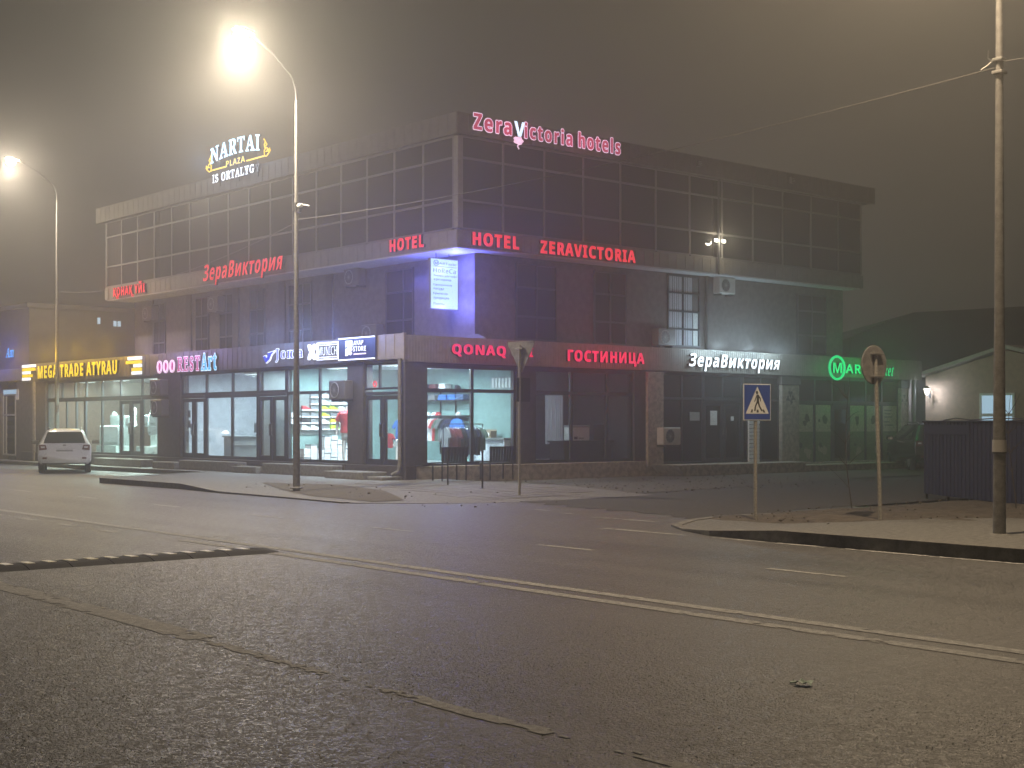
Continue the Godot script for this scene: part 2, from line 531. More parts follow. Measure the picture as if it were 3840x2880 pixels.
func make_ground() -> void:
	struct("ground", sheet([Vector2(-260, -260), Vector2(260, -260), Vector2(260, 260), Vector2(-260, 260)], -0.03), M.side_asphalt)
	# main road: a fine grid whose vertex colours carry tyre tracks, patches and dust
	var st := begin()
	var n := FastNoiseLite.new()
	n.seed = 31
	n.frequency = 0.35
	var n2 := FastNoiseLite.new()
	n2.seed = 32
	n2.frequency = 0.12
	var zs := []
	for i in 33:
		zs.append(-1.0 + i * 0.36)
	for i in 130:
		zs.append(10.9 + i * 0.18)
	var xs := []
	var xx := -90.0
	while xx < 80.0:
		xs.append(xx)
		xx += 0.6 if xx > -8.0 and xx < 42.0 else 2.0
	for i in xs.size():
		for z in zs:
			var lz: float = z - 0.033 * (xs[i] - 15.0)
			var track := 0.0
			for t in [7.7, 9.0, 10.4, 11.8, 14.0, 15.6, 18.4, 20.1]:
				track += exp(-pow((lz - t) / 0.3, 2.0))
			var v := 1.0 + 0.45 * n.get_noise_2d(xs[i] * 0.1, z * 2.2) + 0.35 * n2.get_noise_2d(xs[i], z) - 0.12 * track
			v *= 1.0 - 0.45 * exp(-pow((lz - 16.5) / 0.28, 2.0)) - 0.3 * exp(-pow((lz - 12.77) / 0.12, 2.0))
			st.set_color(Color(v, v * 0.995, v * 0.985))
			st.set_normal(Vector3.UP)
			st.add_vertex(Vector3(xs[i], 0.0, z))
	var w := zs.size()
	for i in xs.size() - 1:
		for k in w - 1:
			for t in [i * w + k, (i + 1) * w + k, (i + 1) * w + k + 1, i * w + k, (i + 1) * w + k + 1, i * w + k + 1]:
				st.add_index(t)
	struct("main_road", st.commit(), M.asphalt)
	var mouth := []
	for i in 36:
		var t := i / 35.0
		mouth.append(Vector2(lerpf(6.0, 14.4, t), lerpf(2.6, 4.1, t) + 0.5 * n.get_noise_2d(t * 60.0, 5.0) + 0.25 * n.get_noise_2d(t * 200.0, 9.0)))
	struct("side_street", sheet(mouth + [Vector2(13.6, 1.0), Vector2(13.0, -30.0), Vector2(4.6, -60.0), Vector2(-4.0, -60.0), Vector2(5.0, -24.0)], 0.006), M.side_asphalt)
	# pavement before the shops, with the lay-by cut into it
	var front := [Vector2(-90, 0.3), Vector2(-23, 0.6), Vector2(-16.9, 1.2), Vector2(-9.2, 1.0), Vector2(-6.5, 5.58), Vector2(-1.7, 5.64), Vector2(0.6, 5.9), Vector2(4.4, 6.0), Vector2(6.2, 6.1), Vector2(7.6, 4.6), Vector2(8.2, 3.2)]
	var back := [Vector2(-90, -3.0), Vector2(8.2, -1.0)]
	var px := []
	var x := -90.0
	while x < 8.2:
		px.append(x)
		x += 4.0 if x < -26.0 else 0.45
	px.append(8.2)
	var fall := func(xv: float, t: float) -> float:
		var low := clampf((xv + 1.7) / 2.6, 0.0, 1.0)
		return lerpf(0.13, lerpf(0.13, 0.02, low), smoothstep(0.2, 1.0, t)) * lerpf(0.1, 1.0, clampf((8.2 - xv) / 3.0, 0.0, 1.0))
	var pav := pavement("pavement", px, back, front, fall, M.paving)
	var path := []
	for p in front:
		if p.x > -80.0 and p.x < 6.5:
			path.append(Vector3(p.x, fall.call(p.x, 1.0), p.y))
	kerb("kerb", path, 0.16, M.kerb)
	# earth apron between the lay-by island and the slabs
	var ap := begin()
	for i in 20:
		var q := []
		for e in [0, 1]:
			var ax: float = -1.2 + (i + e) * 0.38
			var z0 := strip_z([Vector2(-1.2, 3.5), Vector2(0.6, 2.5), Vector2(3.6, 3.2), Vector2(6.4, 4.7)], ax)
			var z1 := strip_z([Vector2(-1.2, 3.6), Vector2(1.7, 4.6), Vector2(3.8, 5.3), Vector2(6.4, 5.5)], ax)
			for j in 7:
				var z := lerpf(z0, z1, j / 6.0)
				var t := (z - strip_z(back, ax)) / (strip_z(front, ax) - strip_z(back, ax))
				q.append(Vector3(ax, fall.call(ax, t) + 0.012, z))
		for j in 6:
			quad(ap, q[j], q[7 + j], q[8 + j], q[j + 1], Vector3.UP)
	struct("earth_apron", ap.commit(), M.gravel)
	# uneven slabs round the corner of the building
	var k := 0
	for i in 15:
		for j in 8:
			var cx := 0.75 + i * 0.46
			var cz := 3.1 - j * 0.46
			if cz > 1.6 + cx * 0.28 or cx > 7.0 + cz * 0.3:
				continue
			var sy: float = fall.call(cx, (cz - strip_z(back, cx)) / (strip_z(front, cx) - strip_z(back, cx)))
			var s := bx(pav, "paving_slab", cx - 0.226, cx + 0.226, sy - 0.05, sy + 0.008 + rng.randf_range(-0.002, 0.003), cz - 0.226, cz + 0.226, M.slab_a if rng.randf() < 0.55 else M.slab_b, 0.008)
			var gx: float = (fall.call(cx + 0.1, (cz - strip_z(back, cx + 0.1)) / (strip_z(front, cx + 0.1) - strip_z(back, cx + 0.1))) - sy) / 0.1
			var gz: float = (fall.call(cx, (cz + 0.1 - strip_z(back, cx)) / (strip_z(front, cx) - strip_z(back, cx))) - sy) / 0.1
			s.rotation = Vector3(-atan(gz), 0.0, atan(gx)) + Vector3(rng.randf_range(-0.008, 0.008), rng.randf_range(-0.02, 0.02), rng.randf_range(-0.008, 0.008))
			k += 1
	# strip along the side of the hotel
	struct("side_pavement", sheet([Vector2(-0.5, -1.0), Vector2(7.4, -1.0), Vector2(6.6, -6.0), Vector2(5.2, -12.0), Vector2(4.4, -26.0), Vector2(-0.5, -26.0)], 0.014), M.gravel)
	# far right corner: pavement, earth, kerb
	var f3 := [Vector2(13.95, 3.4), Vector2(14.35, 4.7), Vector2(14.95, 5.75), Vector2(15.7, 6.3), Vector2(16.6, 6.72), Vector2(18.0, 6.9), Vector2(60.0, 8.2)]
	var b3 := [Vector2(13.95, 3.0), Vector2(14.3, 2.0), Vector2(14.6, 0.4), Vector2(18.0, -0.5), Vector2(60.0, -0.5)]
	var px3 := []
	x = 13.95
	while x < 60.0:
		px3.append(x)
		x += 0.3 if x < 24.0 else 3.0
	px3.append(60.0)
	var rise := func(xv: float, t: float) -> float: return lerpf(0.02, 0.155, clampf((xv - 15.9) / 2.1, 0.0, 1.0)) if t > 0.5 else lerpf(lerpf(0.02, 0.155, clampf((xv - 15.9) / 2.1, 0.0, 1.0)), 0.03, (0.5 - t) * 2.0)
	pavement("corner_pavement", px3, b3, f3, rise, M.paving)
	var path3 := []
	for p in f3:
		path3.append(Vector3(p.x, rise.call(p.x, 1.0), p.y))
	kerb("corner_kerb", path3, 0.16, M.kerb)
	# rough earth with litter of mounds behind that pavement
	var st3 := begin()
	var n3 := FastNoiseLite.new()
	n3.seed = 77
	n3.frequency = 0.5
	for i in 90:
		for j in 50:
			var q := []
			for c in [[0, 0], [1, 0], [1, 1], [0, 1]]:
				var gx: float = 13.6 + (i + c[0]) * 0.3
				var gz: float = -9.0 + (j + c[1]) * 0.27
				var edge := clampf(minf((gx - 13.6) / 1.6, (4.5 + 0.05 * (gx - 14.0) - gz) / 1.2), 0.0, 1.0)
				q.append(Vector3(gx, -0.02 + edge * (0.13 + 0.09 * n3.get_noise_2d(gx, gz) + 0.03 * n3.get_noise_2d(gx * 4.0, gz * 4.0)), gz))
			quad(st3, q[0], q[1], q[2], q[3], ((q[1] - q[0]).cross(q[3] - q[0]) * -1.0).normalized())
	struct("earth_verge", st3.commit(), M.dirt)
	# markings
	var marks := []
	marks.append(["double_line", painted(10.5, 60.0, 12.58, 0.16, 0.03)])
	marks.append(["double_line", painted(-60.0, 10.5, 12.58, 0.16, 0.03)])
	marks.append(["double_line", painted(12.3, 60.0, 12.95, 0.16, 0.05)])
	for i in 12:
		marks.append(["short_dash", painted(-7.4 + i * 1.55 * (0.9 + 0.01 * i), -7.4 + i * 1.55 * (0.9 + 0.01 * i) + 0.62, 13.1, 0.13, 0.1)])
	for xv in [-16.0, -12.0, -8.0, -3.9, 0.1, 4.1, 8.1, 12.05, 16.1, 20.1, 24.1, 28.1]:
		marks.append(["lane_dash", painted(xv, xv + 1.1, 9.56, 0.1, 0.1)])
	marks.append(["edge_line", painted(14.6, 60.0, 6.88, 0.13, 0.3)])
	marks.append(["edge_line", painted(-20.0, 20.6, 16.82, 0.26, 0.2, 1.0)])
	marks.append(["edge_line", painted(20.6, 25.8, 16.88, 0.12, 0.36, 1.0)])
	marks.append(["give_way_dash", painted(10.3, 10.75, 4.66, 0.12, 0.3)])
	marks.append(["give_way_dash", painted(11.4, 12.0, 4.95, 0.12, 0.5)])
	marks.append(["edge_line", painted(12.6, 14.1, 5.25, 0.16, 0.4)])
	for q in marks:
		struct(q[0], q[1], M.paint)

# ---------------------------------------------------------------- the hotel
# frame bars joined into one mesh; every pane is a piece of its own under the frame
func window(face: String, par: Node3D, called: String, s0: float, s1: float, y0: float, y1: float, o: float, ss: Array, ys: Array, w: float, fm: Material, gm: Variant, deep := 0.07) -> MeshInstance3D:
	var st := begin()
	var sl := [s0] + ss + [s1]
	var yl := [y0] + ys + [y1]
	var frame := MeshInstance3D.new()
	frame.name = called
	frame.material_override = fm
	par.add_child(frame, true)
	var sgn := signf(s1 - s0)
	for i in sl.size():
		var a: float = sl[i] - sgn * w / 2 if i > 0 else sl[i]
		var b: float = sl[i] + sgn * w / 2 if i < sl.size() - 1 else sl[i]
		if i == 0:
			b = sl[i] + sgn * w
		if i == sl.size() - 1:
			a = sl[i] - sgn * w
		fadd(face, st, a, b, y0, y1, o - deep / 2, o + deep / 2)
	for j in yl.size():
		var a: float = yl[j] - w / 2
		var b: float = yl[j] + w / 2
		if j == 0:
			a = yl[j]
			b = a + w
		if j == yl.size() - 1:
			b = yl[j]
			a = b - w
		fadd(face, st, s0 + sgn * w * 0.5, s1 - sgn * w * 0.5, a, b, o - deep / 2 + 0.003, o + deep / 2 - 0.003)
	frame.mesh = st.commit()
	for i in sl.size() - 1:
		for j in yl.size() - 1:
			var g: Material = gm if gm is Material else gm.call(i, j)
			if g == null:
				continue
			fb(face, frame, "pane", sl[i] + sgn * w * 0.6, sl[i + 1] - sgn * w * 0.6, yl[j] + w * 0.6, yl[j + 1] - w * 0.6, o - 0.006, o + 0.006, g, 0.0)
	return frame

func door(face: String, par: Node3D, s0: float, s1: float, y0: float, y1: float, o: float, fm: Material, gm: Variant, leaves := 2, handle := true) -> void:
	var sgn := signf(s1 - s0)
	fb(face, par, "door_head", s0, s1, y1 - 0.09, y1, o - 0.06, o + 0.06, fm)
	var wide := absf(s1 - s0) / leaves
	for l in leaves:
		var a := s0 + sgn * (wide * l + 0.012)
		var b := s0 + sgn * (wide * (l + 1) - 0.012)
		var st := begin()
		for q in [[a, a + sgn * 0.13, y0, y1 - 0.1], [b - sgn * 0.13, b, y0, y1 - 0.1], [a + sgn * 0.13, b - sgn * 0.13, y0, y0 + 0.16], [a + sgn * 0.13, b - sgn * 0.13, y1 - 0.22, y1 - 0.1]]:
			fadd(face, st, q[0], q[1], q[2], q[3], o - 0.03, o + 0.03)
		var leaf := mi(par, "door", st.commit(), fm)
		var g: Material = gm if gm is Material else gm[l]
		fb(face, leaf, "pane", a + sgn * 0.125, b - sgn * 0.125, y0 + 0.155, y1 - 0.215, o - 0.006, o + 0.006, g, 0.0)
		if handle:
			var hs := b - sgn * 0.065 if l == 0 else a + sgn * 0.065
			var hp := []
			for t in [[o + 0.02, y0 + 0.75], [o + 0.09, y0 + 0.78], [o + 0.09, y0 + 1.12], [o + 0.02, y0 + 1.15]]:
				hp.append(Vector3(hs, t[1], t[0]) if face == "L" else Vector3(t[0], t[1], hs))
			mi(leaf, "handle", tube(hp, [0.018], 8), M.chrome)

# ribbed sheet panels of a fascia, one piece each
func ribbed(face: String, par: Node3D, called: String, s0: float, s1: float, y0: float, y1: float, o: float, m: Material, long := 2.0, pitch := 0.11) -> void:
	var count := maxi(1, int(round(absf(s1 - s0) / long)))
	for c in count:
		var a := lerpf(s0, s1, float(c) / count)
		var b := lerpf(s0, s1, float(c + 1) / count)
		var sgn := signf(b - a)
		var st := begin()
		fadd(face, st, a + sgn * 0.003, b - sgn * 0.003, y0, y1, o - 0.06, o - 0.012, 0.0)
		var s := a + sgn * 0.02
		while absf(s - a) < absf(b - a) - pitch * 0.6:
			fadd(face, st, s, s + sgn * pitch * 0.62, y0 + 0.012, y1 - 0.012, o - 0.012, o, 0.005)
			s += sgn * pitch
		mi(par, called, st.commit(), m)

func ac_unit(label: String, at: Vector3, turn: float, m: Material) -> void:
	if not cache.has("ac"):
		var o := thing("air_conditioner_unit", label, "air conditioner", at, turn, "outdoor air conditioner units on the walls")
		bx(o, "casing", -0.4, 0.4, -0.27, 0.27, 0.06, 0.36, M.white_plastic, 0.025)
		var ring := []
		for k in 25:
			ring.append(Vector3(cos(TAU * k / 24.0) * 0.21 - 0.1, sin(TAU * k / 24.0) * 0.21, 0.366))
		mi(o, "grille_ring", tube(ring, [0.012], 6, false), M.grey_plastic)
		var disc := lathe([Vector2(0.001, 0.0), Vector2(0.2, 0.0)], 24)
		mi(o, "fan", disc, M.dark_metal, Vector3(-0.1, 0, 0.362), Vector3(PI / 2, 0, 0))
		var st := begin()
		for k in 6:
			var a := PI * k / 6.0
			var p := Vector3(cos(a), sin(a), 0) * 0.2
			var q := Vector3(-sin(a), cos(a), 0) * 0.006
			quad(st, Vector3(-0.1, 0, 0.37) - p - q, Vector3(-0.1, 0, 0.37) + p - q, Vector3(-0.1, 0, 0.37) + p + q, Vector3(-0.1, 0, 0.37) - p + q, Vector3.BACK)
		mi(o, "grille", st.commit(), M.grey_plastic)
		bx(o, "bracket", -0.3, -0.26, -0.33, -0.27, -0.02, 0.34, M.dark_metal)
		bx(o, "bracket", 0.26, 0.3, -0.33, -0.27, -0.02, 0.34, M.dark_metal)
		cache["ac"] = o
		o.get_node("casing").material_override = m
	else:
		again(cache["ac"], "air_conditioner_unit", label, at, turn).get_node("casing").material_override = m

func make_hotel() -> void:
	hotel = thing("hotel_building", "three storey hotel with glazed top floor over lit corner shops", "building", Vector3.ZERO)
	var h := hotel
	# upper floor: glass curtain wall of three rows on both faces
	var ys := [7.0, 7.78, 8.95, 9.54]
	for f in ["L", "R"]:
		var s0 := -0.02 if f == "L" else -1.83
		var s1 := -22.25 if f == "L" else -20.36
		var o := -1.83 if f == "L" else -0.02
		var bays := 16 if f == "L" else 12
		var ss := []
		for i in bays + 1:
			ss.append(s0 - 0.18 + (s1 - s0 + 0.18) * i / bays if f == "L" else minf(s0, -1.91 - 1.555 * i) if i < bays else s1)
		for i in bays + 1:
			fb(f, h, "mullion", ss[i] - 0.035, ss[i] + 0.035, 7.0, 9.54, o - 0.06, o + 0.022, M.alu, 0.006)
		for y in ys:
			for i in bays:
				fb(f, h, "transom", ss[i] - 0.035, ss[i + 1] + 0.035, y - 0.03, y + 0.03, o - 0.06, o + 0.018, M.alu, 0.006)
		for i in bays:
			for j in 3:
				fb(f, h, "pane", ss[i] - 0.036, ss[i + 1] + 0.036, ys[j] + 0.031, ys[j + 1] - 0.031, o - 0.03, o - 0.008, M.facade_glass if (i * 7 + j * 5 + i * i) % 5 > 0 else M.facade_glass_b, 0.0)
		# band below and parapet above, in sheets
		var bend := s1 - 0.1
		ribbed(f, h, "band_panel", s0 + 0.02, bend, 6.5, 6.965, o + 0.03, M.band, 2.8, 0.4)
		ribbed(f, h, "parapet_panel", s0 + 0.14, bend - 0.6, 9.575, 10.16, o + 0.13, M.parapet, 2.8, 0.4)
	bx(h, "corner_post", -0.17, 0.02, 7.0, 9.54, -2.0, -1.81, M.band, 0.01)
	bx(h, "upper_floor_core", -22.2, -0.14, 6.52, 9.56, -20.3, -1.95, M.plaster_dark, 0.0)
	bx(h, "roof", -22.8, 0.04, 9.58, 10.1, -20.9, -1.78, M.parapet, 0.0)
	# soffit under the overhang
	bx(h, "soffit", -22.2, -0.02, 6.46, 6.515, -2.95, -1.83, M.soffit, 0.0)
	bx(h, "soffit", -0.65, -0.02, 6.46, 6.515, -20.3, -2.955, M.soffit, 0.0)
	# second floor walls with tall dark windows
	bx(h, "wall", -22.1, -0.65, 3.6, 6.46, -3.2, -2.95, M.plaster, 0.0)
	bx(h, "wall", -0.9, -0.65, 3.6, 6.46, -19.9, -3.2, M.plaster, 0.0)
	bx(h, "wall", -22.1, -21.85, 3.6, 6.46, -19.9, -3.2, M.plaster, 0.0)
	bx(h, "wall", -22.1, -0.65, 3.6, 6.46, -20.15, -19.9, M.plaster, 0.0)
	for s in [-3.5, -9.1, -12.05, -14.2, -16.0, -19.4]:
		window("L", h, "window", s, s - (1.41 if s > -10.0 else 1.0), 4.05, 6.3, -2.93, [s - 0.5], [4.75, 5.6], 0.05, M.frame, M.facade_glass)
	for s in [-3.5, -5.0, -8.0, -10.9, -14.0, -17.5, -20.6]:
		bx(h, "pilaster", s - 0.2, s + 0.2, 4.0, 6.45, -2.948, -2.88, M.plaster_dark, 0.008) if s < -6.0 else null
	window("R", h, "window", -4.46, -6.06, 4.05, 6.3, -0.63, [-5.26], [4.75, 5.6], 0.05, M.frame, M.facade_glass)
	window("R", h, "window", -17.47, -19.14, 4.05, 6.2, -0.63, [-18.3], [4.75, 5.6], 0.05, M.frame, M.facade_glass)
	window("R", h, "window", -7.6, -9.0, 4.05, 6.3, -0.63, [-8.3], [4.75, 5.6], 0.05, M.frame, M.facade_glass)
	# stair window with pale curtains behind
	var stair := window("R", h, "window", -10.86, -12.4, 4.1, 6.42, -0.63, [-11.6], [4.68, 5.25, 5.84], 0.06, M.frame, M.pane)
	stair.set_meta("label", "stair window with pale curtains")
	for q in [[-10.9, -11.22, 0.0], [-11.24, -11.52, 0.02], [-11.66, -12.02, 0.01]]:
		var st := begin()
		var s: float = q[0]
		while s > q[1]:
			fadd("R", st, s, s - 0.05, 4.15, 6.4, -0.648 - 0.012 * sin(s * 60.0), -0.642 - 0.012 * sin(s * 60.0), 0.0)
			s -= 0.045
		mi(stair, "curtain", st.commit(), M.curtain)
	fb("R", stair, "blind", -12.1, -12.32, 4.15, 5.25, -0.648, -0.64, M.frame_white, 0.0)
	bx(h, "drain_pipe", -0.62, -0.5, 4.05, 6.46, -12.75, -12.63, M.plaster_dark, 0.02)
	# ground floor: canopy fascia round both faces, roof slab behind it
	ribbed("L", h, "canopy_panel", -0.02, -1.22, 3.36, 4.04, 0.0, M.fascia, 1.25, 0.4)
	ribbed("L", h, "canopy_panel", -1.22, -14.56, 3.34, 4.02, 0.0, M.fascia_brown, 2.2, 0.3)
	ribbed("R", h, "canopy_panel", -0.02, -24.16, 3.28, 4.0, 0.0, M.fascia, 2.4, 0.1)
	bx(h, "canopy_corner", -0.075, 0.012, 3.33, 4.05, -0.075, 0.012, M.fascia, 0.008)
	bx(h, "canopy_roof", -14.5, -0.07, 3.62, 3.95, -4.6, -0.07, M.band, 0.0)
	bx(h, "canopy_roof", -14.5, -0.07, 3.62, 3.95, -24.1, -4.6, M.band, 0.0)
	bx(h, "canopy_end", -6.0, 0.0, 3.28, 3.98, -24.2, -24.16, M.fascia, 0.0)
	# flashing on the canopy at the foot of the upper wall
	var fl := begin()
	quad(fl, Vector3(-1.3, 4.02, -2.94), Vector3(-0.1, 4.02, -2.94), Vector3(-0.5, 4.16, -2.95), Vector3(-0.9, 4.16, -2.95))
	mi(h, "flashing", fl.commit(), M.alu)
	# plinth, piers, header
	bx(h, "plinth", -14.4, -2.9, 0.0, 0.5, -0.42, -0.03, M.plaster_dark, 0.015)
	bx(h, "plinth", -2.9, -0.0, 0.0, 0.5, -0.42, -0.06, M.plaster_dark, 0.015)
	bx(h, "plinth", -0.42, -0.04, 0.0, 0.48, -9.3, -0.42, M.pillar, 0.015)
	bx(h, "plinth", -0.42, -0.05, 0.0, 0.3, -24.0, -9.3, M.pillar, 0.015)
	bx(h, "header", -14.4, -0.42, 3.31, 3.62, -0.42, -0.09, M.plaster_dark, 0.0)
	bx(h, "header", -0.42, -0.09, 3.24, 3.62, -24.0, -0.09, M.plaster_dark, 0.0)
	for p in [[-14.4, -12.75], [-2.8, -2.03]]:
		bx(h, "pier", p[0], p[1], 0.5, 3.31, -0.42, -0.08, M.plaster_dark, 0.012)
	bx(h, "pier", -0.36, -0.02, 0.5, 3.3, -0.8, -0.05, M.plaster_dark, 0.012)
	for p in [[-4.08, -4.74], [-8.82, -9.33]]:
		bx(h, "pier", -0.42, -0.1, 0.48, 3.24, p[1], p[0], M.plaster_dark, 0.012)
	var pe := bx(h, "pier", -0.42, -0.02, 0.3, 3.24, -10.06, -9.33, M.pillar, 0.02)
	pe.set_meta("label", "stained pale pier behind the low air conditioner")
	for p in [[-15.9, -16.85], [-22.9, -23.4]]:
		bx(h, "pier", -0.42, -0.03, 0.25, 2.95, p[1], p[0], M.pillar, 0.02)
		bx(h, "pier_capital", -0.45, 0.0, 2.95, 3.24, p[1] - 0.05, p[0] + 0.05, M.plaster_dark, 0.02)
	# painted flower stain on the pale piers
	for q in [[-16.35, 1.0], [-23.1, 0.6]]:
		for b in [[0.0, 2.66, 0.12], [0.13, 2.5, 0.11], [-0.14, 2.48, 0.1], [0.05, 2.36, 0.08]]:
			var pts := PackedVector2Array()
			for k in 14:
				var a := TAU * k / 14.0
				pts.append(Vector2(cos(a), sin(a)) * b[2] * q[1] * (0.8 + 0.35 * sin(a * 3.0 + b[0] * 20.0)))
			mi(h, "painted_flower", prism(pts, 0.004), M.stain, Vector3(-0.03, b[1], q[0] - b[0]), Vector3(0, PI / 2, 0))
	# rear and end walls close the ground floor
	bx(h, "wall", -25.0, -0.42, 0.0, 3.62, -24.15, -23.9, M.plaster, 0.0)
	# downpipes at the corner and at the far end
	var dp := [Vector3(-0.12, 3.36, 0.05), Vector3(-0.12, 0.55, 0.05), Vector3(-0.13, 0.36, 0.08), Vector3(-0.28, 0.26, 0.2)]
	mi(h, "downpipe", tube(dp, [0.055], 10), M.galv)
	mi(h, "downpipe", tube([Vector3(0.05, 3.28, -23.6), Vector3(0.05, 0.3, -23.6), Vector3(0.15, 0.2, -23.6)], [0.055], 10), M.galv)
	# steps
	bx(h, "step", -2.7, -0.85, 0.0, 0.33, -0.06, 0.75, M.kerb, 0.02)
	bx(h, "step", -0.85, -0.12, 0.0, 0.22, -0.06, 0.62, M.kerb, 0.02)
	bx(h, "step", -13.6, -12.05, 0.0, 0.36, -0.03, 0.5, M.kerb, 0.02)
	bx(h, "step", -12.05, -8.25, 0.0, 0.44, -0.03, 0.32, M.kerb, 0.02)
	bx(h, "step", -8.25, -6.8, 0.0, 0.33, -0.03, 0.5, M.kerb, 0.02)
	bx(h, "step", -6.8, -2.95, 0.0, 0.45, -0.03, 0.3, M.kerb, 0.02)
	# loading step and ramp before the dark doors
	bx(h, "step", -0.05, 0.9, 0.0, 0.36, -16.0, -11.4, M.pillar, 0.02)
	bx(h, "step", -0.05, 0.75, 0.0, 0.24, -24.0, -16.0, M.pillar, 0.02)
	var rp := prism(PackedVector2Array([Vector2(-9.5, 0.36), Vector2(-9.85, 0.02), Vector2(-12.6, 0.02), Vector2(-11.4, 0.36)]), 1.1)
	mi(h, "ramp", rp, M.pillar, Vector3(1.05, 0.0, -20.95), Vector3(0, -PI / 2, 0)).transform = Transform3D(Basis(Vector3(0, 0, 1), Vector3(0, 1, 0), Vector3(-1, 0, 0)), Vector3(1.05, 0, 0))

const SHOP := 18.0

# a closed room behind shop windows: floor, ceiling and walls with thickness
func room(x0: float, x1: float, z0: float, z1: float, y0: float, wm: Material, open: String, ceil_mat: Material = null) -> void:
	var h := hotel
	bx(h, "interior_floor", x0, x1, y0 - 0.2, y0, z0, z1, M.floor_tile, 0.0)
	bx(h, "interior_ceiling", x0, x1, 3.33, 3.5, z0, z1, ceil_mat if ceil_mat else M.room_white, 0.0)
	bx(h, "interior_wall", x0 - 0.12, x0, y0 - 0.2, 3.5, z0 - 0.12, z1, wm, 0.0)
	bx(h, "interior_wall", x0, x1, y0 - 0.2, 3.5, z0 - 0.12, z0, wm, 0.0)
	if not "x" in open:
		bx(h, "interior_wall", x1, x1 + 0.12, y0 - 0.2, 3.5, z0 - 0.12, z1, wm, 0.0)
	if not "z" in open:
		bx(h, "interior_wall", x0, x1, y0 - 0.2, 3.5, z1, z1 + 0.1, wm, 0.0)

func ceiling_light(label: String, at: Vector3, sx: float, sz: float, e: float, c: Color) -> void:
	var o := thing("ceiling_light", label, "ceiling light", at, 0.0, "flat ceiling lights in the shops")
	bx(o, "housing", -sx / 2, sx / 2, 0.0, 0.05, -sz / 2, sz / 2, M.white_plastic, 0.004)
	bx(o, "light_panel", -sx / 2 + 0.02, sx / 2 - 0.02, -0.012, 0.0, -sz / 2 + 0.02, sz / 2 - 0.02, M.tube_light, 0.0)
	var l := AreaLight3D.new()
	l.name = "panel_light"
	l.area_size = Vector2(sx, sz)
	l.light_energy = e * SHOP
	l.light_color = c
	l.area_range = 12.0
	l.shadow_enabled = true
	o.add_child(l)
	l.position = Vector3(0, -0.03, 0)
	l.rotation.x = -PI / 2

